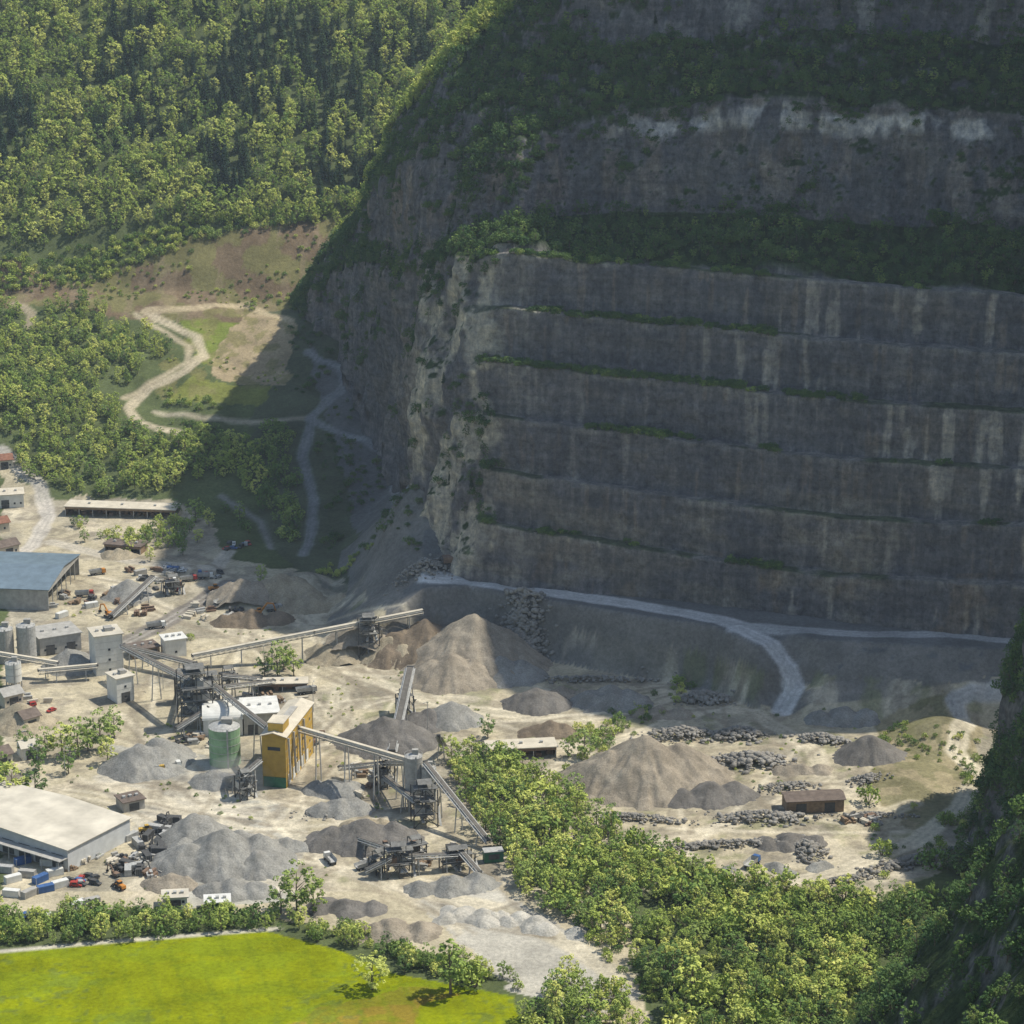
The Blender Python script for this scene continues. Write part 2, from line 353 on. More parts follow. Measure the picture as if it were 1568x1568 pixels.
pm(sm(-0.05,0.25,nB)*sm(4.0,4.4,rr)*(1-sm(4.9,5.1,rr))*.6,(.25,.205,.17))
bt=sm(4.7,5.2,tt)*(1-sm(6.8,7.1,tt))*(rr<3.1)
pm(bt*sm(-.03,.18,nA)*.9,(.52,.48,.39))
bt2=sm(2.5,3.5,tt)*(1-sm(4.9,5.2,tt))*(rr>1)*(rr<5)
pm(bt2*sm(.10,.3,nA)*.6,(.30,.27,.23))
stk=sm(0.22,0.42,fbm(x/5,y/5,z/90,4,81)+0.35*fbm(x/60,y/60,z/50,2,83))*face
pm(stk*.85*sm(8.2,10.2,tt),(.48,.44,.38));pm(stk*.4,(.35,.335,.31))
stk2=sm(0.34,0.5,fbm(x/3,y/3,z/70,3,85)+0.3*fbm(x/40,y/40,z/40,2,86))*face;pm(stk2*.25,(.36,.28,.20))
pm(((rr>1.0)&(rr<1.75))*face*sm(-.1,.3,nC)*.6,(.275,.255,.22))
pm(((rr>1.02)&(rr<1.36))*face*sm(.18,.35,nA)*.3,(.33,.24,.15))
pm(islip*.5*sm(-.3,.2,nB),(.37,.36,.335))
wv=4.83+.13*fbm(x/18,y/18,0,3,88)
cr=sm(wv-.13,wv-.03,rr)*(1-sm(wv+.05,wv+.12,rr))*sm(7.9,8.7,tt)
pm(cr*sm(-.2,.08,nB)*.95,(.62,.60,.57))
pm(sm(.1,.3,nB+.3*nC)*(rr>4.1)*(rr<5.2)*sm(7.8,9,tt)*.35,(.36,.34,.31))
pm(sm(.12,.28,nB)*sm(5.3,5.6,rr)*(1-sm(7,7.3,rr))*sm(8,9,tt)*.6,(.42,.41,.38))
veg=sm(.50,.66,nz+0.14*nA)*(1-face)
pm(np.clip(veg,0,1)*(rr>1)*(1-cr),(.05,.08,.035))
pm(((rr>3.0)&(rr<4.05))*sm(6.6,7.4,tt)*.9,(.05,.08,.033))
pm(isled*(nz>.5)*.8,(.24,.235,.22))
pm(isled*(nz>.5)*sm(0,.2,nC)*.8,(.07,.10,.045))
ob=raw_mesh('quarry_mountain',G.reshape(-1,3),grid_faces(G.shape[0],G.shape[1]),[M_rock],smooth=False)
set_tint(ob,CC.reshape(-1,3))
# near hillside on the right
NS=[((10,430),(1,.1),0),((44,560),(1,.1),0),((78,690),(1,.1),0),((112,752),(1,.05),0),((147,820),(1,0),0),((167,868),(1,-.05),.5),((176,900),(1,-.1),.9),((181,925),(1,-.2),1),((192,944),(.8,-.6),1),((227,955),(.5,-.9),.9),((300,965),(.3,-1),.7),((420,965),(.2,-1),.6)]
soft=[(-8,-8),(19,22),(42,54),(76,104),(130,185),(240,300)]
hard=[(-4,-8),(4,34),(12,78),(40,130),(110,210),(240,330)]
PN=[]
for (tx,ty),(dx,dy),k in NS:
    L=math.hypot(dx,dy);PN.append([(tx+dx/L*(a[0]*(1-k)+b[0]*k),ty+dy/L*(a[0]*(1-k)+b[0]*k),a[1]*(1-k)+b[1]*k) for a,b in zip(soft,hard)])
tN=np.linspace(0,len(PN)-1,360)
Q=catmull(np.array(PN),tN);Rn=np.linspace(0,5,170)
G2=full(Rn);n2=gnormal(G2);n2=-n2 if n2[:,:,0].mean()>0 else n2
x,y,z=G2[...,0],G2[...,1],G2[...,2]
G2=G2+n2*(fbm(x/30,y/30,z/40,3,91)*7+fbm(x/8,y/8,z/12,3,93)*2.5)[...,None]
nz2=np.abs(gnormal(G2)[...,2]);x,y,z=G2[...,0],G2[...,1],G2[...,2]
vv=np.clip(sm(.3,.55,nz2+.3*fbm(x/12,y/12,z/12,3,95)),0,1)[...,None]
ob=raw_mesh('near_hillside',G2.reshape(-1,3),grid_faces(G2.shape[0],G2.shape[1]),[M_rock])
set_tint(ob,(np.array((.17,.17,.17))*(1-vv)+np.array((.05,.075,.035))*vv).reshape(-1,3))
# ------------------------------------------------------------------ vegetation prototypes
def tube(V,F,MI,p,q,r0,r1,n=6):
    p=np.array(p,float);q=np.array(q,float);d=(q-p)/np.linalg.norm(q-p)
    a=np.cross(d,(0,0,1) if abs(d[2])<.9 else (1,0,0));a/=np.linalg.norm(a);b=np.cross(d,a);o=len(V)
    for c,r in ((p,r0),(q,r1)):
        for k in range(n):
            an=2*math.pi*k/n;V.append(c+a*math.cos(an)*r+b*math.sin(an)*r)
    for k in range(n): F.append([o+k,o+(k+1)%n,o+n+(k+1)%n,o+n+k]);MI.append(0)
def leaf(V,F,MI,c,s,nrm=None):
    d=rng.normal(size=3) if nrm is None else nrm+rng.normal(size=3)*.45
    d/=np.linalg.norm(d);a=np.cross(d,rng.normal(size=3));a/=np.linalg.norm(a);b=np.cross(d,a)
    o=len(V);s1=s*rng.uniform(.6,1.2);s2=s*rng.uniform(.6,1.2)
    V.extend([c-a*s1,c-b*s2,c+a*s1*.9,c+b*s2]);F.append([o,o+1,o+2,o+3]);MI.append(1)
def deciduous(name,nc=40,nl=22,wid=.34,trunk=.28,leafm=None):
    V,F,MI=[],[],[]
    tube(V,F,MI,(0,0,-.05),(.01,0,trunk),.024,.017);tube(V,F,MI,(.01,0,trunk),(0,.02,.78),.017,.005)
    for k in range(6):
        an=k*1.05+rng.uniform(-.3,.3);zz=trunk+.07*k
        tube(V,F,MI,(0,0,zz),(math.cos(an)*wid*.7,math.sin(an)*wid*.7,zz+rng.uniform(.12,.25)),.01,.003,4)
    lob=[(rng.normal(size=3)) for _ in range(5)]
    for k in range(nc):
        d=rng.normal(size=3);d/=np.linalg.norm(d)
        rad=rng.uniform(.45,1.0)**.6
        bul=1+.3*max((d@(l/np.linalg.norm(l))) for l in lob)-.15
        c=np.array([d[0]*wid*rad*bul,d[1]*wid*rad*bul,.56+d[2]*.41*rad*bul])
        c[:2]*=1-.35*max(0,(c[2]-.6)/.4)
        cs=rng.uniform(.045,.095)
        for j in range(nl):
            e=rng.normal(size=3);e/=np.linalg.norm(e)
            if e[2]<-.3:e[2]*=-1
            leaf(V,F,MI,c+e*cs*rng.uniform(.6,1.05),.027,e+np.array([0,0,.45]))
    return raw_mesh(name,V,F,[M_bark,leafm or M_leaf],MI,link=False)
def conifer(name,wid=.17):
    V,F,MI=[],[],[]
    tube(V,F,MI,(0,0,-.05),(0,0,.97),.018,.003)
    for k in range(20):
        zz=.10+.87*k/20;R_=wid*(1-zz)**.8+.012;nbch=max(5,int(10*(1-zz))+3);o=rng.uniform(0,6)
        for j in range(nbch):
            an=o+j*2*math.pi/nbch+rng.uniform(-.2,.2);r=R_*rng.uniform(.7,1.15)
            for q in range(3):
                f=(q+.7)/3;c=np.array([math.cos(an)*r*f,math.sin(an)*r*f,zz-r*.35*f+.01])
                leaf(V,F,MI,c,.032*(.6+.8*(1-zz)),np.array([math.cos(an)*.4,math.sin(an)*.4,1.]))
    return raw_mesh(name,V,F,[M_bark,M_needle],MI,link=False)
def shrub(name,leafm):
    V,F,MI=[],[],[]
    for k in range(5):
        an=k*1.3;tube(V,F,MI,(0,0,-.05),(math.cos(an)*.3,math.sin(an)*.3,.6),.02,.008,4)
    for k in range(20):
        d=rng.normal(size=3);d/=np.linalg.norm(d);d[2]=abs(d[2])
        c=np.array([d[0]*.5,d[1]*.5,.25+d[2]*.5])*rng.uniform(.7,1.05)
        for j in range(14):
            e=rng.normal(size=3);e/=np.linalg.norm(e);leaf(V,F,MI,c+e*.16,.062,e)
    return raw_mesh(name,V,F,[M_bark,leafm],MI,link=False)
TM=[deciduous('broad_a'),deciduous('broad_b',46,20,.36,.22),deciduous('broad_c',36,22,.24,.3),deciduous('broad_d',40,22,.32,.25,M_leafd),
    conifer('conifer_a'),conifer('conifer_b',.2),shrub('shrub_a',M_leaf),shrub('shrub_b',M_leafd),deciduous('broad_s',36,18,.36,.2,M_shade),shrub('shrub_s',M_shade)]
srcc=bpy.data.collections.new('plant_library')
for k,me in enumerate(TM):
    o=bpy.data.objects.new('plant_%d'%k,me);srcc.objects.link(o)
def scatter(name,pts,kinds,hs):
    n=len(pts)
    if n==0:return
    me=bpy.data.meshes.new(name);me.vertices.add(n);me.vertices.foreach_set('co',np.asarray(pts,dtype=np.float32).ravel())
    a=me.attributes.new('kind','INT','POINT');a.data.foreach_set('value',np.asarray(kinds,dtype=np.int32))
    hs=np.asarray(hs);wd=rng.uniform(.75,1.25,n)
    a=me.attributes.new('size','FLOAT_VECTOR','POINT');a.data.foreach_set('vector',np.stack([hs*wd,hs*wd,hs],1).astype(np.float32).ravel())
    a=me.attributes.new('turn','FLOAT_VECTOR','POINT');a.data.foreach_set('vector',np.stack([rng.uniform(-.07,.07,n),rng.uniform(-.07,.07,n),rng.uniform(0,6.28,n)],1).astype(np.float32).ravel())
    ob=bpy.data.objects.new(name,me);scene.collection.objects.link(ob)
    ng=bpy.data.node_groups.new(name,'GeometryNodeTree')
    ng.interface.new_socket('Geometry',in_out='INPUT',socket_type='NodeSocketGeometry');ng.interface.new_socket('Geometry',in_out='OUTPUT',socket_type='NodeSocketGeometry')
    gi=ng.nodes.new('NodeGroupInput');go=ng.nodes.new('NodeGroupOutput')
    ci=ng.nodes.new('GeometryNodeCollectionInfo');ci.inputs['Collection'].default_value=srcc;ci.inputs['Separate Children'].default_value=True;ci.inputs['Reset Children'].default_value=True
    ip=ng.nodes.new('GeometryNodeInstanceOnPoints');ip.inputs['Pick Instance'].default_value=True
    ng.links.new(gi.outputs[0],ip.inputs['Points']);ng.links.new(ci.outputs[0],ip.inputs['Instance'])
    for nm,ty,so in (('kind','INT','Instance Index'),('turn','FLOAT_VECTOR','Rotation'),('size','FLOAT_VECTOR','Scale')):
        na=ng.nodes.new('GeometryNodeInputNamedAttribute');na.data_type=ty;na.inputs['Name'].default_value=nm
        out=[q for q in na.outputs if q.enabled and q.name=='Attribute'][0];ng.links.new(out,ip.inputs[so])
    ng.links.new(ip.outputs[0],go.inputs[0])
    md=ob.modifiers.new('plants','NODES');md.node_group=ng
def fill(P,spacing,seed=0,thr=-9,nscale=25):
    P=np.array([p[:2] for p in P]);x0,y0=P.min(0);x1,y1=P.max(0)
    gx,gy=np.meshgrid(np.arange(x0,x1,spacing),np.arange(y0,y1,spacing));gx=gx.ravel()+rng.uniform(-.5,.5,gx.size)*spacing;gy=gy.ravel()+rng.uniform(-.5,.5,gy.size)*spacing
    m=inpoly(gx,gy,P)&(fbm(gx/nscale,gy/nscale,0,3,seed)>thr);return gx[m],gy[m]
def choose(n,opts,p): return rng.choice(opts,size=n,p=p)
def woods(name,P,spacing,opts,p,h0,h1,thr=-9,seed=0,nscale=25,excl=None):
    gx,gy=fill(W(P),spacing,seed,thr,nscale)
    if excl is not None:
        k=excl(gx,gy);gx,gy=gx[k],gy[k]
    if len(gx)==0:return
    hv=h0+(h1-h0)*np.clip(rng.beta(1.6,1.8,len(gx))+.25*fbm(gx/18,gy/18,0,2,seed+900),0,1.15)
    scatter(name,np.stack([gx,gy,height(gx,gy)-.2],1),choose(len(gx),opts,p),hv)
allroads=[[(p[0],p[1],0) for p in W(P)] for P,w_,c_ in ROADS[:8]]
def offroad(gx,gy):
    k=np.ones(gx.shape,bool)
    for P in allroads:k&=seg_dist(gx,gy,P)[0]>6.5
    return k
gx,gy=fill([(-420,1560),(-330,1552),(-230,1572),(-60,1582),(120,1580),(140,1860),(-440,1860)],6.6)
gl=fbm(gx/35,gy/35,0,3,201);bare=seg_dist(gx,gy,[(-222,1660,0),(-205,1700,0),(-190,1735,0)])[0]>1+5*np.abs(gl)
gx,gy,gl=gx[bare],gy[bare],gl[bare]
con=gl*1.5+rng.uniform(-.4,.4,len(gl))>.20
con&=(gy>1596)
kd=np.where(con,choose(len(gx),[4,5],[.5,.5]),choose(len(gx),[0,1,2,3],[.42,.36,.16,.06]))
hh=np.where(con,rng.uniform(12,19,len(gx)),rng.uniform(8,14.5,len(gx)))
scatter('hillside_forest',np.stack([gx,gy,height(gx,gy)-.3],1),kd,hh)
woods('valley_woodland',[(-60,450),(150,470),(250,525),(268,550),(215,585),(178,615),(190,655),(240,672),(330,668),(400,690),(405,750),(330,735),(250,755),(110,758),(30,725),(15,670),(-60,640)],5.6,[0,1,2,3],[.3,.3,.2,.2],5,12,-.45,5,excl=offroad)
woods('scrub_belt',[(-40,415),(-40,450),(130,440),(200,410),(300,372),(520,338),(515,310),(300,330),(120,400)],4.2,[6,7,0],[.5,.3,.2],2.5,7)
woods('scree_shrubs',[(0,440),(150,460),(450,470),(500,350),(300,370)],5.5,[6,7],[.6,.4],1.0,3.8,-.05,8)
woods('scree_shrubs',[(-20,395),(-20,450),(200,420),(330,350),(300,335),(130,380)],4.5,[6,7,3],[.5,.3,.2],2,6,-.4,88)
woods('terrace_shrubs',[(230,600),(400,625),(400,680),(240,665)],5,[6,7,3],[.4,.4,.2],2,6,-.1,9,excl=offroad)
woods('terrace_shrubs',[(270,480),(440,500),(430,600),(230,610)],5,[6,7],[.5,.5],.8,2.6,.05,10,excl=offroad)
woods('shaded_woodland',[(385,650),(470,660),(455,760),(470,840),(400,830),(330,770),(400,740)],6,[3,7,1],[.5,.3,.2],5,11,-.3,12,excl=offroad)
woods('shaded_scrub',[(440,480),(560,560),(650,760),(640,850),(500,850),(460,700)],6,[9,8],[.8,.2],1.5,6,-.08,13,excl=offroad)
woods('bank_shrubs',[(480,880),(500,860),(570,822),(580,840),(530,885)],3,[6,7],[.6,.4],2,4,-.2,14)
woods('riverside_woodland',[(690,1165),(790,1165),(870,1215),(960,1290),(1100,1350),(1290,1370),(1340,1400),(1330,1480),(1290,1620),(1040,1600),(985,1500),(880,1420),(790,1375),(775,1310),(700,1240)],5.2,[0,1,2,3,6],[.25,.2,.15,.28,.12],4.5,14,-.34,15,16)
woods('riverside_woodland',[(1300,1380),(1400,1345),(1480,1290),(1490,1400),(1400,1480),(1320,1500)],5,[3,8,0,7],[.4,.25,.15,.2],4,11,-.4,89)
woods('riverside_woodland',[(790,1530),(850,1500),(940,1520),(1000,1600),(830,1640)],5.2,[0,1,2,3,6],[.25,.2,.2,.2,.15],5,12,-.35,16)
woods('riverside_scrub',[(760,1200),(960,1290),(1290,1380),(1400,1390),(1350,1600),(1040,1600),(880,1420),(775,1310)],4,[6,7],[.5,.5],1.5,4.5,-.1,17)
woods('hedgerow_trees',[(-40,1452),(-40,1410),(150,1402),(330,1400),(430,1405),(440,1425),(400,1425),(180,1442)],3.6,[0,1,2,3,7],[.2,.15,.2,.3,.15],3,10.5,-.45,18,8)
woods('hedgerow_trees',[(430,1405),(560,1430),(640,1465),(790,1500),(800,1530),(600,1482),(480,1440)],4.0,[0,2,3,6,7],[.2,.15,.3,.2,.15],3,10,-.4)
woods('yard_shrubs',[(100,800),(270,790),(320,830),(200,850)],6,[0,3,6],[.4,.3,.3],4,10,-.2,19)
woods('quarry_scrub',[(830,1190),(880,1120),(1000,1060),(1060,1050),(1040,1080),(920,1160),(860,1190)],5,[6,7,3],[.5,.35,.15],2,6,-.1,20,12)
woods('bank_scrub',[(1370,1100),(1450,1080),(1500,1140),(1480,1260),(1350,1320),(1300,1200)],5,[6,7],[.4,.6],1.2,4,.0,21)
woods('roadside_scrub',[(1500,1230),(1470,1290),(1350,1350),(1330,1320),(1440,1260)],4.5,[6,7,0],[.4,.4,.2],2.5,6,-.1,22)
woods('yard_weeds',[(100,880),(460,900),(700,1080),(1300,1080),(1400,1250),(950,1300),(700,1120),(500,1400),(100,1380)],6,[6,7],[.5,.5],.6,2.0,.2,23,14)
def cliff_trees(name,G,mask,prob,h0,h1,opts,p,hz=None):
    idx=np.argwhere(mask&(rng.random(mask.shape)<prob))
    pts=G[idx[:,0],idx[:,1]]-np.array([0,0,.4]);scatter(name,pts,choose(len(pts),opts,p),rng.uniform(h0,h1,len(pts)))
x,y,z=G[...,0],G[...,1],G[...,2];vN=fbm(x/26,y/26,z/20,3,301)
vis=(tt<12.2)
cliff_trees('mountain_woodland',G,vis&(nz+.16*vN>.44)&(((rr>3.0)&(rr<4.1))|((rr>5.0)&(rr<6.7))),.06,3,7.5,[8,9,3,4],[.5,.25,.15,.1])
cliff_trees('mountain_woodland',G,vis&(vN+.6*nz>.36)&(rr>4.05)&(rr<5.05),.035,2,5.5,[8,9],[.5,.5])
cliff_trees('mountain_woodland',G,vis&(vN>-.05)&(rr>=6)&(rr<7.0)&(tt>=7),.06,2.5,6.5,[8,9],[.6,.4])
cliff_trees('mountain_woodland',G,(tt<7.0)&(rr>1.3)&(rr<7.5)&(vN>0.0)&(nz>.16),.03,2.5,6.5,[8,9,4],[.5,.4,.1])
cliff_trees('ridge_trees',G,(rr>6.8)&(rr<8.3)&(tt<7.5)&(tt>1),.06,6,11,[0,1,6],[.5,.3,.2])
led=(isled>.5)&(nz>.45)&(rr<2.98)&vis
cliff_trees('bench_shrubs',G,led&(((rr>2.2)&(tt<9.4)&(vN>-.25))|(vN>.14)),.16,1.4,4.5,[9,7],[.75,.25])
x,y,z=G2[...,0],G2[...,1],G2[...,2]
cliff_trees('near_hillside_forest',G2,(z>1)&(Rn[None,:]<4.4)&(y<956)&(y>480)&((nz2>.16)&(fbm(x/15,y/15,z/15,2,303)>-.28)),.085,4,9,[8,9,3],[.6,.25,.15])
# ------------------------------------------------------------------ object builder
ROOTS={}
class Obj:
    def __init__(s,name): s.name=name;s.p={}
    def part(s,nm,mat):
        if nm not in s.p:s.p[nm]=([],[],mat)
        return s.p[nm]
    def box(s,nm,mat,c,d,rz=0.0):
        V,F,_=s.part(nm,mat);o=len(V);co,si=math.cos(rz),math.sin(rz)
        for a in (-.5,.5):
            for b in (-.5,.5):
                for e in (-.5,.5):
                    X_,Y_=a*d[0],b*d[1];V.append((c[0]+X_*co-Y_*si,c[1]+X_*si+Y_*co,c[2]+e*d[2]))
        F+= [[o,o+1,o+3,o+2],[o+4,o+6,o+7,o+5],[o,o+4,o+5,o+1],[o+2,o+3,o+7,o+6],[o,o+2,o+6,o+4],[o+1,o+5,o+7,o+3]]
    def beam(s,nm,mat,p,q,wd,hd):
        V,F,_=s.part(nm,mat);p=np.array(p,float);q=np.array(q,float);d=q-p;d/=np.linalg.norm(d)
        a=np.cross(d,(0,0,1));
        if np.linalg.norm(a)<1e-3:a=np.array([1.,0,0])
        a/=np.linalg.norm(a);b=np.cross(a,d);o=len(V)
        for c in (p,q):
            for i_,j_ in ((-1,-1),(1,-1),(1,1),(-1,1)):V.append(tuple(c+a*i_*wd/2+b*j_*hd/2))
        F+=[[o,o+3,o+2,o+1],[o+4,o+5,o+6,o+7]]+[[o+k,o+(k+1)%4,o+4+(k+1)%4,o+4+k] for k in range(4)]
    def cyl(s,nm,mat,p,q,r0,r1=None,n=24):
        V,F,_=s.part(nm,mat);r1=r0 if r1 is None else r1;p=np.array(p,float);q=np.array(q,float);d=(q-p)/np.linalg.norm(q-p)
        a=np.cross(d,(0,0,1) if abs(d[2])<.9 else (1,0,0));a/=np.linalg.norm(a);b=np.cross(d,a);o=len(V)
        for c,r in ((p,r0),(q,r1)):
            for k in range(n):
                an=2*math.pi*k/n;V.append(tuple(c+a*math.cos(an)*r+b*math.sin(an)*r))
        F+=[[o+k,o+(k+1)%n,o+n+(k+1)%n,o+n+k] for k in range(n)]+[list(range(o,o+n))[::-1],list(range(o+n,o+2*n))]
    def poly(s,nm,mat,verts,faces):
        V,F,_=s.part(nm,mat);o=len(V);V.extend(verts);F+=[[o+k for k in f_] for f_ in faces]
    def done(s,loc,rz=0.0,key=None,scale=1.0):
        e=bpy.data.objects.new(s.name,None);scene.collection.objects.link(e);e.location=loc;e.rotation_euler=(0,0,rz);e.scale=(scale,)*3;e.empty_display_size=.1
        for nm,(V,F,m) in s.p.items():
            if key and (key,nm) in ROOTS: me=ROOTS[(key,nm)]
            else:
                me=bpy.data.meshes.new(nm);me.from_pydata(V,[],F);me.materials.append(m);me.update()
                if key:ROOTS[(key,nm)]=me
            o=bpy.data.objects.new(nm,me);scene.collection.objects.link(o);o.parent=e
        return e
mWhite=solid('white_cladding',(.64,.64,.60),.6,.14,.3);mWhiteR=solid('ribbed_cladding',(.64,.66,.66),.5,.12,.3,ribs=('X',.5))
mRoof=solid('pale_roof',(.55,.51,.42),.7,.22,.09);mBlueRoof=solid('blue_grey_roof',(.17,.23,.28),.5,.18,.2,ribs=('X',.4))
mGrey=solid('concrete',(.36,.35,.32),.85,.22,.4);mSteel=solid('galvanised_steel',(.40,.40,.38),.6,.25,.8,.1);mDark=solid('dark_steel',(.08,.08,.078),.7,.3,.8)
mMach=solid('grey_machinery',(.17,.17,.16),.7,.4,.5)
mGreen=solid('green_silo_paint',(.24,.38,.22),.55,.25,.2);mGreenD=solid('dark_green_paint',(.04,.14,.08),.6);mYel=solid('yellow_cladding',(.58,.38,.08),.65,.2,.2,ribs=('X',.4))
mRust=solid('rusty_metal',(.20,.135,.095),.8,.35,.8);mRed=solid('red_paint',(.36,.05,.04),.5,.2);mOr=solid('orange_paint',(.50,.22,.05),.55,.25);mBlue=solid('blue_paint',(.06,.13,.30),.5,.2)
mGlass=solid('glass',(.03,.04,.05),.2,.2);mRub=solid('rubber',(.02,.02,.02),.9);mBelt=solid('conveyor_rubber',(.14,.13,.115),.9);mWood=solid('timber',(.24,.17,.11),.85,.3);mDkRoof=solid('old_roof',(.15,.12,.10),.85,.3,.5);mTile=solid('red_tile_roof',(.24,.12,.08),.85,.3,.6)
mBeige=solid('beige_render',(.55,.50,.40),.8,.15,.25)
def frame(A,B):
    a=site(*A);b=site(*B);ang=math.atan2(b[1]-a[1],b[0]-a[0]);return a,ang,math.hypot(b[0]-a[0],b[1]-a[1])
def building(name,A,B,depth,h,wall,roof,kind='flat',rise=1.5,ridge='x',doors=0,windows=0,open_side=False,base=None):
    a,ang,L=frame(A,B);o=Obj(name);t=.3
    if open_side:
        o.box('walls',wall,(L/2,depth-t/2,h/2),(L,t,h));o.box('walls',wall,(t/2,depth/2,h/2),(t,depth-.7,h-.01));o.box('walls',wall,(L-t/2,depth/2,h/2),(t,depth-.7,h-.01))
        n=max(2,int(L/7))
        for k in range(n+1):o.box('columns',mSteel,(.2+(L-.4)*k/n,.2,h/2),(.35,.35,h))
        o.box('fascia',wall,(L/2,-.05,h-.6),(L,.12,1.2))
        for k in range(n*2):
            o.box('stored_goods',mRust,(L*(k+.5)/n/2,depth*rng.uniform(.3,.7),rng.uniform(.6,1.2)),(rng.uniform(1.5,3),rng.uniform(1.5,3),rng.uniform(1.2,2.4)))
    else:
        o.box('walls',wall,(L/2,depth/2,h/2),(L,depth,h))
    if kind=='flat':
        o.box('roof',roof,(L/2,depth/2,h+.2),(L+1.2,depth+1.2,.38));
        for k in range(3):o.box('roof_vents',mSteel,(L*(.2+.3*k),depth*.5,h+.8),(1.2,1.2,.8))
    elif kind=='gable':
        e=.7
        if ridge=='x':
            V=[(-e,-e,h),(L+e,-e,h),(L+e,depth/2,h+rise),(-e,depth/2,h+rise),(-e,depth+e,h),(L+e,depth+e,h)]
            V2=[(v_[0],v_[1],v_[2]+.25) for v_ in V]
            o.poly('roof',roof,V+V2,[[0,3,2,1],[3,4,5,2],[6,7,8,9],[9,8,11,10],[0,1,7,6],[4,10,11,5],[1,2,8,7],[2,5,11,8],[0,6,9,3],[3,9,10,4]])
            o.poly('gables',wall,[(.1,0.05,h),(.1,depth-.05,h),(.1,depth/2,h+rise-.05),(L-.1,0.05,h),(L-.1,depth-.05,h),(L-.1,depth/2,h+rise-.05)],[[0,1,2],[3,5,4]])
        else:
            V=[(-e,-e,h),(-e,depth+e,h),(L/2,depth+e,h+rise),(L/2,-e,h+rise),(L+e,-e,h),(L+e,depth+e,h)]
            V2=[(v_[0],v_[1],v_[2]+.25) for v_ in V]
            o.poly('roof',roof,V+V2,[[0,1,2,3],[3,2,5,4],[6,9,8,7],[9,10,11,8],[0,6,7,1],[4,5,11,10],[0,3,9,6],[3,4,10,9],[1,7,8,2],[2,8,11,5]])
            o.poly('gables',wall,[(0.05,.1,h),(L-.05,.1,h),(L/2,.1,h+rise-.05),(0.05,depth-.1,h),(L-.05,depth-.1,h),(L/2,depth-.1,h+rise-.05)],[[0,1,2],[3,5,4]])
    elif kind=='barrel':
        n=14;V=[];Fc=[]
        for k in range(n+1):
            an=math.pi*k/n;yy=depth/2-math.cos(an)*(depth/2+.3);zz=h+math.sin(an)*rise
            V+=[(-.4,yy,zz),(L+.4,yy,zz)]
        Fc=[[2*k,2*k+1,2*k+3,2*k+2] for k in range(n)]+[[2*k for k in range(n+1)],[2*k+1 for k in range(n+1)][::-1]]
        o.poly('roof',roof,V,Fc)
    for k in range(doors):
        cx=L*(k+.5)/doors;o.box('doors',mDark,(cx,-.04,min(2.2,h*.4)),(min(4,L/doors*.6),.1,min(4.4,h*.8)))
    for k in range(windows):
        cx=L*(k+.5)/windows
        nf=max(1,int(h/5))
        for q in range(nf):
            zz=2.4+q*4.6
            if zz<h-1:
                o.box('windows',mGlass,(cx,-.04,zz),(1.0,.1,.95));o.box('window_frames',mGrey,(cx,-.03,zz-.6),(1.2,.16,.12))
    if h>10 and not open_side:
        for k in range(1,int(h/3)):o.box('cladding_seams',mSteel,(L/2,-.02,k*3.0),(L+.02,.05,.09));
        o.box('side_stair',mSteel,(L+.6,depth*.4,h*.5),(.9,depth*.5,.12));o.cyl('downpipe',mSteel,(L-.4,-.15,0),(L-.4,-.15,h),.12,n=8);o.box('roof_plant',mGrey,(L*.6,depth*.5,h+1.2),(L*.3,depth*.3,1.6))
    return o,o.done(a,ang),(a,ang,L)
building('storage_warehouse',(105,1335),(200,1286),62,8.5,mWhiteR,mRoof,'gable',1.2,'x',doors=0)
a,ang,L=frame((105,1335),(200,1286));o=Obj('loading_canopy')
for k in range(7):
    o.box('bay_doors',mDark,(-.1,5+k*8,3),(.12,5.5,5.5));o.box('posts',mSteel,(-4,1+k*8,2.6),(.25,.25,5.2))
o.box('canopy_roof',mGrey,(-2.2,27,5.4),(4.4,54,.25));o.done(a,ang)
building('open_machinery_hall',(75,935),(122,880),60,10,mGrey,mBlueRoof,'gable',3.2,'y',open_side=True)
building('long_storage_shed',(100,790),(268,796),11,5,mWood,mBeige,'flat',open_side=True)
building('long_storage_shed',(160,845),(215,850),9,4,mWood,mDkRoof,'flat',open_side=True)
building('white_house',(-20,780),(37,777),12,7,mWhite,mBeige,'flat',windows=6,doors=1)
building('white_house',(35,1165),(62,1160),8,5,mWhite,mRoof,'gable',2,'x',windows=2,doors=1)
for A_,B_,rf in [((-30,822),(15,814),mTile),((-10,1180),(20,1172),mDkRoof),((0,855),(30,848),mDkRoof),((-5,720),(20,716),mTile),((38,1120),(62,1114),mDkRoof),((8,1085),(36,1078),mGrey),((28,905),(50,898),mTile)]:
    building('village_house',A_,B_,8,5,mBeige,rf,'gable',2.5,'x',windows=3,doors=1)
building('gravel_plant_tower',(148,1036),(190,1030),12,18,mWhite,mRoof,'flat',windows=1)
building('plant_annex',(180,1078),(206,1072),9,11,mWhite,mRoof,'flat',windows=1,doors=1)
building('conveyor_transfer_house',(254,1008),(286,1004),8,8,mWhite,mWhite,'flat',windows=1)
building('workshop_building',(62,1005),(125,995),16,8,mGrey,mGrey,'flat',windows=4,doors=2)
building('barrel_roof_hall',(312,1128),(372,1126),17,7,mWhite,mWhite,'barrel',4,doors=1)
building('flat_roof_hall',(374,1126),(428,1122),18,9,mGrey,mWhite,'flat',doors=2)
o,_,(ya,yang,yL)=building('yellow_plant_building',(439,1207),(480,1152),9.5,21,mYel,mBeige,'gable',1.6,'x',windows=4,doors=0)
o=Obj('yellow_building_base')
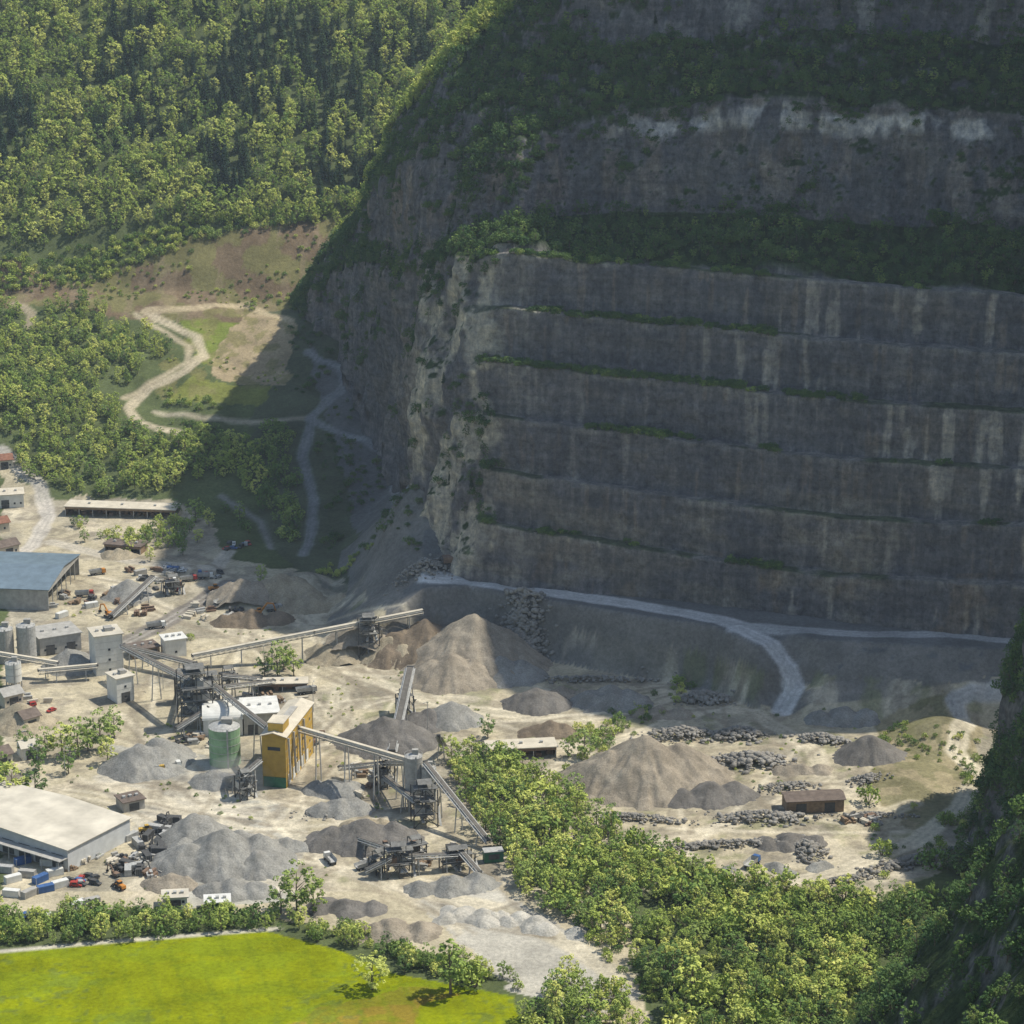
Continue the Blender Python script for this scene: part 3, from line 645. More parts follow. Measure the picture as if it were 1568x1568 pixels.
for k in range(5):o.box('loading_doors',mWhite,(4+k*6.0,-.12,2.6),(3.6,.12,4.6))
o.box('plinth',mGreenD,(-.15,4.7,2.2),(.2,9.0,4.2));o.box('gable_window_band',mGlass,(-.12,4.7,16),(.12,5,1.4));o.box('roof_house',mYel,(6,4.5,24),(8,6,3.4));o.box('roof_house_cap',mBeige,(6,4.5,25.9),(8.6,6.6,.3))
for k in range(4):o.beam('chute_pipes',mSteel,(2+k*7,-.6,20),(2+k*7,-1.2,3),.7,.7)
o.done(ya,yang)
building('open_sided_shed',(748,1165),(852,1160),9,4.5,mRust,mBeige,'flat',open_side=True)
building('stone_cutting_hut',(1205,1247),(1292,1243),9,5,mWood,mDkRoof,'gable',1.2,'x',doors=2)
building('site_office',(250,1392),(287,1390),6,4,mWhite,mRoof,'flat',windows=3,doors=1)
building('site_office',(315,1398),(352,1396),6,3.6,mGreenD,mWhite,'flat',windows=2)
building('equipment_shed',(205,1010),(245,1003),9,4,mWood,mDkRoof,'flat',doors=2)
building('equipment_shed',(395,1060),(470,1058),7,3.5,mRust,mBeige,'flat',open_side=True)
building('equipment_shed',(190,1245),(222,1238),8,4,mGrey,mDkRoof,'flat',doors=1)
def silo(name,u,v,r,h,mat,n=1,leg=0,key=None):
    o=Obj(name);
    o.cyl('shell',mat,(0,0,leg),(0,0,h),r);o.cyl('roof',mSteel,(0,0,h),(0,0,h+r*.3),r*1.02,r*.25)
    for k in range(3,int(h),3):o.cyl('hoops',mSteel,(0,0,k+leg),(0,0,k+leg+.18),r+.08) if k+leg<h else None
    if leg:
        o.cyl('hopper',mat,(0,0,leg*.4),(0,0,leg),.5,r)
        for k in range(6):
            an=k*math.pi/3;o.beam('legs',mSteel,(math.cos(an)*r*.95,math.sin(an)*r*.95,0),(math.cos(an)*r*.95,math.sin(an)*r*.95,leg),.4,.4)
    for k in range(16):
        an=k*math.pi/8;o.beam('railing',mSteel,(math.cos(an)*r,math.sin(an)*r,h),(math.cos(an)*r,math.sin(an)*r,h+1.1),.08,.08)
        bn=an+math.pi/8;o.beam('railing',mSteel,(math.cos(an)*r,math.sin(an)*r,h+1.1),(math.cos(bn)*r,math.sin(bn)*r,h+1.1),.08,.08)
    o.box('top_machinery',mGrey,(r*.2,0,h+r*.3+.8),(r*.7,r*.5,1.8));o.beam('ladder',mSteel,(r*.3,-r-.3,0),(r*.3,-r-.3,h+1),.6,.12);o.done(site(u,v))
silo('green_silo',345,1168,6.2,15.5,mGreen)
silo('cement_silo',8,1012,4.2,15,mGrey);silo('cement_silo',42,1010,4.2,16,mSteel);silo('cement_silo',-18,1014,4.2,14,mGrey);silo('cement_silo',22,1052,3.4,11,mWhite,leg=3)
silo('gravel_silo',634,1240,3.4,22,mGrey,leg=5);silo('gravel_silo',657,1243,2.8,18,mSteel,leg=5)
def tower(name,u,v,L,Wd,Hh,rz,fill_=.5):
    o=Obj(name);nz_=max(2,int(Hh/5))
    for X_ in (-L/2,0,L/2):
        for Y_ in (-Wd/2,Wd/2):o.beam('columns',mDark,(X_,Y_,0),(X_,Y_,Hh),.4,.4)
    for k in range(1,nz_+1):
        zz=Hh*k/nz_
        o.box('platforms',mMach,(rng.uniform(-1,1),rng.uniform(-1,1),zz),(L*rng.uniform(.6,1)+.6,Wd*rng.uniform(.6,1)+.6,.2))
        for Y_ in (-Wd/2-.5,Wd/2+.5):o.beam('railings',mSteel,(-L/2,Y_,zz+1.1),(L/2,Y_,zz+1.1),.1,.1)
        if k<nz_:
            for j in range(2):
                if rng.random()<fill_:
                    mt=[('machine_housings',mSteel),('motor_casings',mMach),('bins',mGrey),('guards',mMach),('rusty_bins',mRust)][int(rng.integers(5))]
                    o.box(*mt,(rng.uniform(-L/3,L/3),rng.uniform(-Wd/4,Wd/4),zz+1.4),(rng.uniform(2,4),rng.uniform(2,4),2.6),rng.uniform(-.2,.2))
                    o.cyl('screen_drums',mMach,(-L/3,rng.uniform(-Wd/3,Wd/3),zz+1.3),(L/4,0,zz+1.5),1.0,n=12)
                    o.beam('chutes',mSteel,(rng.uniform(-L/2,L/2),Wd*.4,zz+2),(rng.uniform(-L/2,L/2),-Wd*.5,zz-3),1.1,.8)
        z0=Hh*(k-1)/nz_
        for Y_ in (-Wd/2,Wd/2):o.beam('braces',mDark,(-L/2,Y_,z0),(0,Y_,zz),.22,.22);o.beam('braces',mDark,(L/2,Y_,z0),(0,Y_,zz),.22,.22)
    o.cyl('hopper',mSteel,(0,0,Hh*.15),(0,0,Hh*.42),.8,min(L,Wd)*.42,12)
    o.poly('top_cover',mMach,[(-L*.3,-Wd*.4,Hh+2.2),(L*.3,-Wd*.4,Hh+2.2),(L*.3,Wd*.4,Hh+2.2),(-L*.3,Wd*.4,Hh+2.2),(-L*.3,0,Hh+3.3),(L*.3,0,Hh+3.3)],[[0,1,5,4],[2,3,4,5],[0,4,3],[1,2,5],[0,3,2,1]])
    for X_ in (-L*.28,L*.28):
        for Y_ in (-Wd*.36,Wd*.36):o.beam('columns',mDark,(X_,Y_,Hh),(X_,Y_,Hh+2.2),.25,.25)
    o.beam('stair',mSteel,(L/2+1.2,-Wd*.4,0),(L/2+1.2,Wd*.4,Hh*.4),.9,.15);o.beam('stair',mSteel,(L/2+1.2,Wd*.4,Hh*.4),(L/2+1.2,-Wd*.4,Hh*.8),.9,.15);o.done(site(u,v),rz)
tower('crushing_plant_tower',300,1112,13,9,24,.3,.9);tower('screening_tower',325,1090,8,7,15,.3)
tower('screening_tower',565,1005,9,7,17,.1,.8);tower('screening_tower',650,1262,9,7,15,.2);tower('crusher_unit',610,1340,9,6,10,.2,.9)
tower('crusher_unit',700,1330,12,5,6,.3,.9);tower('screening_tower',590,1205,6,5,10,.4,.8);tower('crusher_unit',265,910,8,5,7,.3,.9)
tower('loading_hopper',375,1222,6,5,9,.5,.4);tower('crusher_unit',580,1335,6,4,6,.8,.8);tower('crusher_unit',635,1318,7,5,7,.5,.8);tower('screening_tower',280,1075,6,6,12,.2,.8);tower('crusher_unit',350,1050,7,4,6,.4,.8);tower('crusher_unit',620,1095,6,5,9,.4,.8)
def conveyor(p,q,wd=1.8,legs=4,name='conveyor_belt',gal=False):
    o=Obj(name);p=np.array(p,float);q=np.array(q,float);d=q-p;L=np.linalg.norm(d);d/=L;a=np.cross(d,(0,0,1));a/=np.linalg.norm(a)
    z_=np.array([0,0,1.]);rel=lambda w_:w_-p
    for s_ in (-1,1):
        for k in (0,1.5):o.beam('truss_chords',mSteel,rel(p+a*s_*wd/2+z_*k),rel(q+a*s_*wd/2+z_*k),.28,.28)
        n=max(3,int(L/2.6))
        for k in range(n):
            A_=p+d*L*k/n+a*s_*wd/2;B_=p+d*L*(k+1)/n+a*s_*wd/2;o.beam('truss_braces',mSteel,rel(A_),rel(B_+z_*1.5),.16,.16);o.beam('truss_braces',mSteel,rel(B_),rel(B_+z_*1.5),.16,.16)
    o.beam('belt',mBelt if not gal else mBeige,rel(p+z_*1.75),rel(q+z_*1.75),wd*.8,.22 if not gal else .9)
    for s_ in (-1,1):o.beam('walkway',mBeige if gal else mSteel,rel(p+a*s_*(wd*.5+.45)+z_*.9),rel(q+a*s_*(wd*.5+.45)+z_*.9),.7,.12)
    o.cyl('drums',mDark,rel(q+z_*1.6-a*wd/2),rel(q+z_*1.6+a*wd/2),.5,n=12);o.cyl('drums',mDark,rel(p+z_*1.6-a*wd/2),rel(p+z_*1.6+a*wd/2),.5,n=12)
    for k in range(legs):
        f_=(k+.6)/legs;c=p+d*L*f_;g=float(height(c[0],c[1]))
        if c[2]-g>1.5:
            for s_ in (-1,1):o.beam('support_legs',mSteel,rel(c+a*s_*wd/2),rel(np.array([*(c+a*s_*wd)[:2],g-.3])),.38,.38)
            o.beam('support_legs',mSteel,rel(c-a*wd*.75-z_*(c[2]-g)*.5),rel(c+a*wd*.75-z_*(c[2]-g)*.5),.2,.2)
    o.done(tuple(p))
def pt(u,v,z): s_=site(u,v);return (s_[0],s_[1],s_[2]+z)
for A,B,wd,lg,gl_ in [((295,1022,4),(482,1012,12),2.4,4,1),((482,1012,12),(648,992,16),2.4,3,1),((190,1015,7),(300,1040,6),2.2,2,0),((60,1045,4),(150,1040,5),2.0,2,1),
  ((462,1190,19),(640,1240,18),1.8,4,1),((652,1243,19),(748,1300,2),1.8,3,0),((600,1158,1),(629,1085,17),2.8,3,0),((320,1120,9),(270,1130,3),1.7,2,0),((340,1075,11),(400,1063,6),2,2,0),
  ((345,1200,1),(372,1225,9),1.5,1,0),((372,1225,9),(400,1212,12),1.5,1,0),((520,1190,3),(590,1205,9),1.6,2,0),((610,1340,8),(550,1300,3),1.6,2,0),((615,1340,6),(700,1332,5),1.8,2,0),
  ((170,950,1),(235,915,9),2.2,2,0),((235,915,8),(262,905,5),2,1,0),((680,1150,1),(672,1175,12),1.5,1,0),((310,1105,20),(290,1060,6),1.8,1,0),((575,1000,15),(560,965,2),1.8,1,0),((705,1330,6),(735,1345,1),1.6,1,0),((640,1270,10),(575,1190,2),1.7,2,0),((0,1035,9),(90,1040,6),1.8,2,1),
  ((300,1112,18),(190,1040,14),2.2,3,0),((330,1095,12),(412,1180,17),1.8,2,0),((420,1060,4),(300,1095,10),2,2,0),((590,1205,9),(628,1235,17),1.7,1,0),((560,1345,2),(600,1345,7),1.4,1,0)]:
    conveyor(pt(*A),pt(*B),wd,lg,gal=bool(gl_))
# ------------------------------------------------------------------ vehicles & equipment
def wheels(o,xs_,w_,r):
    for X_ in xs_:
        for s_ in (-1,1):
            o.cyl('wheels',mRub,(X_,s_*w_/2-.22,r),(X_,s_*w_/2+.22,r),r,n=14);o.cyl('hubs',mSteel,(X_,s_*w_/2-.25,r),(X_,s_*w_/2+.25,r),r*.45,n=10)
def dump_truck(u,v,rz,col,sc=1.0):
    o=Obj('dump_truck');wheels(o,(-2.8,-1.4,2.6),2.1,.55);o.box('chassis',mDark,(0,0,.95),(7.6,1,.4))
    o.poly('cab',col,[(1.9,-1.15,1.0),(3.9,-1.15,1.0),(3.9,1.15,1.0),(1.9,1.15,1.0),(1.9,-1.1,2.9),(3.5,-1.1,2.9),(3.5,1.1,2.9),(1.9,1.1,2.9)],[[0,3,2,1],[4,5,6,7],[0,1,5,4],[1,2,6,5],[2,3,7,6],[3,0,4,7]])
    o.box('windscreen',mGlass,(3.74,0,2.3),(.16,1.9,.8))
    o.poly('tipper_body',mSteel,[(-4,-1.1,1.3),(1.6,-1.1,1.3),(1.6,1.1,1.3),(-4,1.1,1.3),(-4.3,-1.3,2.7),(1.7,-1.3,2.9),(1.7,1.3,2.9),(-4.3,1.3,2.7),(-4,-1.1,1.6),(1.5,-1.1,1.6),(1.5,1.1,1.6),(-4,1.1,1.6)],[[0,3,2,1],[0,1,5,4],[1,2,6,5],[2,3,7,6],[8,9,10,11],[4,5,9,8],[5,6,10,9],[6,7,11,10]])
    o.done(site(u,v),rz,'dt'+col.name,sc)
def excavator(u,v,rz,sc=1.0,col=None):
    col=col or mOr;o=Obj('excavator')
    for s_ in (-1,1):
        o.box('tracks',mDark,(0,s_*1.25,.5),(3.6,.6,.6));o.cyl('track_ends',mDark,(1.8,s_*1.25-.3,.5),(1.8,s_*1.25+.3,.5),.42,n=12);o.cyl('track_ends',mDark,(-1.8,s_*1.25-.3,.5),(-1.8,s_*1.25+.3,.5),.42,n=12)
    o.cyl('turntable',mDark,(0,0,.8),(0,0,1.1),1.0,n=16);o.box('house',col,(-.6,0,1.75),(3.2,2.6,1.3));o.box('counterweight',mDark,(-2.35,0,1.7),(.5,2.5,1.1));o.box('cab',col,(.75,.85,2.3),(1.4,.9,1.7));o.box('cab_glass',mGlass,(.85,.85,2.5),(1.26,.96,.9))
    o.beam('boom',col,(.8,-.1,1.7),(3.6,-.1,4.9),.45,.6);o.beam('boom',col,(3.5,-.1,4.9),(5.8,-.1,4.3),.42,.5);o.beam('stick',col,(5.7,-.1,4.5),(6.6,-.1,1.6),.35,.42)
    o.poly('bucket',mDark,[(6.2,-.7,1.7),(7,-.7,1.5),(6.8,-.7,.4),(5.9,-.7,.6),(6.2,.5,1.7),(7,.5,1.5),(6.8,.5,.4),(5.9,.5,.6)],[[0,1,2,3],[7,6,5,4],[0,4,5,1],[1,5,6,2],[2,6,7,3]])
    o.done(site(u,v),rz,'ex'+col.name,sc)
def wheel_loader(u,v,rz,sc=1.0,col=None):
    col=col or mOr;o=Obj('wheel_loader');wheels(o,(-1.6,1.5),2.1,.8);o.box('engine_bay',col,(-1.8,0,1.6),(2.4,1.7,1.1));o.box('cab',col,(0,0,2.2),(1.5,1.5,2.0));o.box('cab_glass',mGlass,(0,0,2.6),(1.56,1.56,.8));o.box('front_frame',col,(1.5,0,1.1),(1.6,1.1,.7))
    for s_ in (-1,1):o.beam('lift_arms',col,(.9,s_*.6,1.8),(3.1,s_*.6,.7),.2,.35)
    o.poly('bucket',mDark,[(3,-1.4,.2),(4.1,-1.4,.1),(3.0,-1.4,1.3),(3,1.4,.2),(4.1,1.4,.1),(3.0,1.4,1.3)],[[0,1,2],[3,5,4],[0,3,4,1],[0,2,5,3]])
    o.done(site(u,v),rz,'wl'+col.name,sc)
def container(u,v,rz,col,n=1):
    o=Obj('shipping_container')
    o.box('body',col,(0,0,1.3),(6,2.4,2.5))
    for k in range(16):
        for s_ in (-1,1):o.box('corrugation',col,(-2.8+k*.373,s_*1.22,1.3),(.18,.06,2.2))
    for X_ in (-2.95,2.95):
        for Y_ in (-1.15,1.15):o.box('corner_posts',mSteel,(X_,Y_,1.3),(.16,.16,2.66))
    o.box('door_bars',mSteel,(3.04,.4,1.3),(.05,.06,2.3));o.box('door_bars',mSteel,(3.04,-.4,1.3),(.05,.06,2.3));o.done(site(u,v),rz,'ct'+col.name)
def car(u,v,rz,col,van=False):
    o=Obj('parked_van' if van else 'parked_car');wheels(o,(-1.35,1.35),1.6,.33)
    h=1.9 if van else 1.42;hb=.95;pr=[(-2.2,.35),(2.2,.35),(2.25,.75),(1.3,hb),(.6,h),(-1.9 if van else -1.3,h),(-2.15,hb)]
    V=[(a_,-.85,b_) for a_,b_ in pr]+[(a_,.85,b_) for a_,b_ in pr];n=7
    o.poly('body',col,V,[list(range(n)),list(range(n,2*n))[::-1]]+[[k,k+n,(k+1)%n+n,(k+1)%n] for k in range(n)])
    o.box('side_windows',mGlass,(-.4,0,(hb+h)/2+.02),(1.5,1.74,(h-hb)*.6));o.beam('windscreen',mGlass,(1.22,0,hb+.08),(.66,0,h-.06),1.5,.06);o.done(site(u,v),rz,('v' if van else 'c')+col.name)
for a_ in [(235,1184,.2,mYel,1.2),(262,1178,.4,mWhite,1.1),(1152,1326,1.0,mBlue,1.1),(470,1062,.3,mGrey,1.1),(130,914,.1,mRed,1.1),(315,886,.1,mWhite,1),(290,890,.3,mRed,1),(240,962,.3,mWhite,1.1),(205,1180,.5,mYel,1.1),(360,900,.7,mYel,1.1),(560,1330,.6,mDark,1),(420,935,.3,mGrey,1),(505,1320,2,mWhite,1),(150,880,.4,mOr,1),(340,925,.8,mWhite,1)]:dump_truck(*a_)
for a_ in [(692,866,.2,1.9,mRust),(395,945,.4,1.3),(168,945,2.4,1.1),(480,1140,.8,1.0,mRust)]:excavator(*a_)
for a_ in [(330,905,.4,1.1),(225,1275,.3,1,mYel),(590,1300,2,1,mRust)]:wheel_loader(*a_)
for k in range(34):
    uu=rng.uniform(175,268);vv_=1352-(uu-175)*.95+rng.uniform(-25,22)
    [lambda:wheel_loader(uu,vv_,rng.uniform(0,6),rng.uniform(.6,1),[mOr,mGrey,mRust,mDark,mDark][int(rng.integers(5))]),lambda:excavator(uu,vv_,rng.uniform(0,6),rng.uniform(.5,.8),[mDark,mDark,mRust][int(rng.integers(3))]),lambda:container(uu,vv_,rng.uniform(0,6),[mSteel,mDark][int(rng.integers(2))])][int(rng.integers(3))]()
for k,(uu,vv_) in enumerate([(20,1350),(42,1342),(62,1350),(84,1340),(100,1330),(18,1372),(45,1372),(70,1365),(92,1358),(8,1335),(120,1390),(140,1385),(35,1322),(75,1325),(200,1285),(140,930),(215,880),(265,875),(95,945),(180,905)]):container(uu,vv_,[.6,-.2,.9,.5][k%4],[mWhite,mGrey,mBlue,mWhite,mSteel][k%5])
for k in range(80):
    z0=[(90,1398,60,8),(130,1350,35,8),(300,880,40,8),(240,900,30,15),(55,1100,25,25),(70,985,50,10),(370,840,25,8),(20,905,20,20)][k%8]
    car(z0[0]+rng.uniform(-1,1)*z0[2],z0[1]+rng.uniform(-1,1)*z0[3],rng.uniform(0,6.28),[mWhite,mDark,mRed,mSteel,mBlue,mDark,mSteel][int(rng.integers(7))],van=rng.random()<.35)
def stack(u,v,rz,mat,n=5):
    o=Obj('timber_stack' if mat is mWood else 'material_stack')
    for k in range(n):
        for j in range(int(rng.integers(1,4))):o.box('rows',mat,(rng.uniform(-.4,.4),k*1.2,.4+j*.75),(rng.uniform(2,5),1.0,.65))
    o.done(site(u,v),rz)
for k in range(120):
    z0=[(110,920,40,14),(200,930,40,20),(250,880,50,12),(150,1320,45,10),(240,1330,30,20),(330,940,40,10),(420,1070,45,8),(640,1310,70,20),(60,1090,40,20),(310,1135,30,8),(560,1200,40,25),(1330,1260,40,6)][k%12]
    stack(z0[0]+rng.uniform(-1,1)*z0[2],z0[1]+rng.uniform(-1,1)*z0[3],rng.uniform(0,3),[mWood,mGrey,mRust,mDark,mBeige,mSteel][int(rng.integers(6))],int(rng.integers(2,6)))
o=Obj('green_generator_container');o.box('body',mGreenD,(0,0,2.2),(7,4,4));o.box('roof',mSteel,(0,0,4.35),(7.3,4.3,.25));o.box('louvres',mDark,(0,-2.05,2.4),(4,.1,2));o.box('skids',mDark,(0,0,.1),(7.2,3,.2));o.done(site(755,1318),.2)
for u,v in [(250,1055),(480,1090),(405,1030),(100,1190),(655,1120),(60,890)]:
    o=Obj('light_pole');o.cyl('pole',mSteel,(0,0,0),(0,0,13),.16,.1,8);o.beam('arm',mSteel,(0,0,12.8),(1.8,0,13),.12,.12);o.box('lamp_head',mGrey,(2,0,12.95),(.9,.4,.2));o.done(site(u,v),rng.uniform(0,6))
# ------------------------------------------------------------------ piles
def pile_mat(name,c):
    m,nt,b=new_mat(name);v=coords(nt);f=noise(nt,v,.12,5,.7);g=noise(nt,v,1.4,4,.8)
    c_=ramp(nt,f,.3,.7,tuple(k*.65 for k in c)+(1,),tuple(k*1.3 for k in c)+(1,));c_=mixc(nt,.7,c_,ramp(nt,g,.3,.7,(.55,.55,.55,1),(1.4,1.4,1.4,1)),'MULTIPLY')
    nt.links.new(c_,b.inputs['Base Color']);b.inputs['Roughness'].default_value=.95;bump(nt,g,b,.7,.6);return m
pGrey=pile_mat('grey_gravel',(.28,.275,.25));pDark=pile_mat('dark_gravel',(.17,.16,.145));pTan=pile_mat('tan_gravel',(.36,.31,.22));pPale=pile_mat('pale_gravel',(.46,.44,.385));pBrown=pile_mat('brown_earth',(.20,.16,.115));pRock=pile_mat('rubble',(.30,.285,.255));pWarm=pile_mat('warm_grey_gravel',(.31,.27,.21))
def pile(u,v,L,Wd,h,rz,mat,flat=0.0):
    """heap of tipped loads: union of cones at the angle of repose"""
    s=site(u,v);sd=rng.uniform(0,99);SL=.70
    n=int(np.clip(max(L,Wd)*1.5,36,110));ax=np.linspace(-1,1,n)
    Rb=h/SL;hx=max(L/2,Rb)+3;hy=max(Wd/2,Rb)+3
    gx_,gy_=np.meshgrid(ax*hx,ax*hy,indexing='ij')
    wx_=gx_+fbm(gx_/6+sd,gy_/6,0,3,410)*2.2;wy_=gy_+fbm(gx_/6,gy_/6+sd,0,3,411)*2.2
    cones=[(0,0,h)];nc=int(rng.integers(3,7))
    for k in range(nc):
        a_=rng.uniform(-1,1);b_=rng.uniform(-1,1);hk=h*rng.uniform(.35,.85);ex=max(L/2-hk/SL,0);ey=max(Wd/2-hk/SL,0);cones.append((a_*ex,b_*ey,hk))
    ex=max(L/2-h*.8/SL,0);cones+=[(ex*.9,0,h*.78),(-ex*.9,0,h*.7)]
    zz=np.full(gx_.shape,-9.)
    for cx,cy,ch in cones:
        dd=np.hypot(wx_-cx,wy_-cy);an=np.arctan2(wy_-cy,wx_-cx)
        gl_=.08*vn(np.cos(an)*9+sd,np.sin(an)*9,dd/12,412)
        zz=np.maximum(zz,ch-SL*(1+gl_)*np.sqrt(dd**2+1.2)+.9)
    zz=zz+.5*fbm(gx_/2.2+sd,gy_/2.2,0,3,414)
    co,si=math.cos(rz),math.sin(rz);X_=gx_*co-gy_*si;Y_=gx_*si+gy_*co
    gz=height(s[0]+X_,s[1]+Y_)-s[2]
    zz=np.maximum(zz,gz-1.2)
    ob=raw_mesh('gravel_pile',np.stack([X_,Y_,zz],-1).reshape(-1,3),grid_faces(n,n),[mat],smooth=True);ob.location=s
for a_ in [(725,1012,70,56,22,.1,pWarm),(650,1000,66,36,16,.35,pBrown),(690,1042,46,30,12,.1,pWarm),(600,1000,30,26,8,0,pTan),(765,1035,40,24,9,0,pGrey),
 (520,1000,26,20,7,.3,pTan),(985,1195,74,60,19,.15,pWarm),(1085,1222,40,20,7,.2,pDark),(340,1318,56,40,12,.2,pGrey),(300,1285,30,24,10,.4,pGrey),(400,1330,26,20,7,.4,pGrey),(555,1288,46,22,9,.1,pDark),(520,1242,26,16,5,.1,pGrey),(215,1176,34,26,10,0,pGrey),(245,1162,26,20,9,0,pGrey),
 (820,1080,30,20,7.5,0,pDark),(935,1076,36,22,8,0,pGrey),(690,1103,28,20,8,0,pGrey),(655,1108,26,16,6,0,pDark),(1335,1158,28,20,9,0,pDark),(840,1122,24,14,5,0,pBrown),(110,1020,24,20,8,0,pGrey),(195,912,24,20,8,0,pGrey),(385,952,40,18,6,.2,pBrown),(430,903,34,20,8,.2,pTan),
 (530,1392,30,16,4,0,pDark),(600,1427,34,18,5,0,pWarm),(360,1366,28,16,5,0,pGrey),(690,1360,34,16,5,.2,pGrey),(510,1212,22,16,5,0,pGrey),(180,852,18,12,4,0,pTan),(330,1198,20,14,5,0,pGrey),(590,1136,44,28,11,0,pDark),(560,1268,22,12,4,0,pTan),(30,1108,30,22,9,0,pTan),(1190,1330,44,20,2.5,.1,pGrey),(820,1418,44,22,3.5,-.4,pPale),(740,1408,36,20,3.5,0,pPale),(440,1298,18,12,4,0,pGrey),(480,925,40,20,6,.2,pTan),(370,905,26,18,6,0,pWarm),(555,970,26,20,6,0,pWarm),(350,1330,14,12,5,0,pDark),(260,1355,20,12,4,0,pWarm),(860,1065,30,14,4,0,pWarm),(1230,1180,26,14,3,0,pWarm),(1290,1095,30,16,4,.1,pGrey),(1010,1095,28,14,4,0,pWarm),(1210,1290,26,14,3.5,0,pDark)]:pile(*a_)
import bmesh
bm=bmesh.new();bmesh.ops.create_icosphere(bm,subdivisions=1,radius=1);ico=np.array([v_.co[:] for v_ in bm.verts]);icf=np.array([[v_.index for v_ in f_.verts] for f_ in bm.faces]);bm.free()
def boulders(name,u,v,L,Wd,h,rz,n,s0,s1,mat):
    s=site(u,v);V=[];F=[];co,si=math.cos(rz),math.sin(rz);n=int(n*2.0)
    for k in range(n):
        a_,b_=rng.normal(size=2)*.42;r=min(math.hypot(a_,b_),1.2);X_=a_*L/2;Y_=b_*Wd/2;wx_=X_*co-Y_*si;wy_=X_*si+Y_*co
        sc=(s0+(s1-s0)*rng.random()**2.2)*.72*np.array([rng.uniform(.7,1.4),rng.uniform(.6,1.1),rng.uniform(.5,.9)])
        P=np.sign(ico)*np.abs(ico)**.7*(1+rng.uniform(-.25,.25,(len(ico),1)))*sc
        an=rng.uniform(0,6.28);R_=np.array([[math.cos(an),-math.sin(an),0],[math.sin(an),math.cos(an),0],[0,0,1]]);P=P@R_.T
        gz=float(height(s[0]+wx_,s[1]+wy_))-s[2]
        P=P+np.array([wx_,wy_,gz+max(0,1-r)*h+sc[2]*.3]);F.append(icf+len(V)*len(ico));V.append(P)
    ob=raw_mesh(name,np.concatenate(V),np.concatenate(F),[mat]);ob.location=s
for a_ in [('boulder_pile',795,1005,24,26,12,.6,560,.6,2.2,pRock),('boulder_pile',1080,1072,26,14,4,0,150,.6,1.8,pRock),('boulder_pile',1045,1128,34,18,4,.1,190,.5,1.6,pRock),('boulder_pile',1130,1128,26,14,4,0,150,.6,1.8,pRock),('boulder_pile',1150,1168,40,18,4,0,200,.6,2.0,pRock),
 ('boulder_pile',1260,1135,26,10,3,-.3,90,.7,1.8,pRock),('boulder_pile',1165,1255,44,14,3,0,170,.5,1.7,pRock),('boulder_pile',1120,1295,60,8,2,.1,160,.5,1.5,pRock),('boulder_pile',1240,1305,14,26,3,.2,110,.5,1.6,pRock),('boulder_pile',1290,1350,30,6,2,.4,70,.6,1.3,pRock),
 ('boulder_pile',980,1255,50,8,2,-.2,120,.4,1.3,pRock),('boulder_pile',500,1245,20,12,2,0,70,.4,1.0,pRock),('boulder_pile',1400,1320,60,10,2,.5,200,.5,1.6,pRock),('boulder_pile',650,870,34,14,4,.2,180,.4,1.4,pRock),('boulder_pile',900,1042,80,8,2,-.05,160,.4,1.3,pRock),('boulder_pile',1340,1250,40,5,1.5,0,70,.5,1.2,pRock),('boulder_pile',1200,1208,30,12,2,.2,90,.5,1.3,pRock),('boulder_pile',1330,1195,20,10,2,.2,60,.5,1.3,pRock)]:boulders(*a_)
# ------------------------------------------------------------------ individual trees
def tree(u,v,h,k,wd=1.0):
    nm={4:'conifer_tree',5:'conifer_tree',6:'shrub',7:'shrub'}.get(k,'deciduous_tree')
    o=bpy.data.objects.new(nm,TM[k]);scene.collection.objects.link(o);s=site(u,v);o.location=s;o.rotation_euler=(0,0,rng.uniform(0,6));o.scale=(h*wd,h*wd,h)
for a_ in [(570,1515,13,1,1.3),(690,1522,20,2,1.2),(455,1395,19,3),(480,1400,15,0),(430,1400,14,3),(155,1150,18,3),(120,1160,17,3),(95,1160,15,0,1.2),(70,1160,13,3),(40,1155,12,3),(175,1130,14,3),(425,1035,16,3),(405,1035,11,3),(450,1035,12,0),(747,1130,10,3,1.1),
 (400,892,9,1),(300,800,13,1,1.2),(320,806,10,0),(270,790,9,3),(180,830,9,0),(200,830,8,1),(130,830,8,3),(280,850,9,3),(230,860,8,0),(292,980,4,6),(1038,1050,6,6,1.2),(895,1160,12,3,1.3),(870,1160,9,1),(1330,1230,9,6,1),(1350,1310,8,6),(20,1230,17,0,1.2),(55,1225,15,3),(5,1200,14,2),(1060,1545,20,2,1.2),(1030,1520,18,3),(850,1560,14,2),(900,1580,15,0,1.3),(620,1490,8,3),(730,1500,9,0),(540,1450,8,0),(135,1150,14,3),(165,1170,12,0),(60,1180,12,3),(105,1185,11,3),(435,1025,13,3)]:tree(*a_)
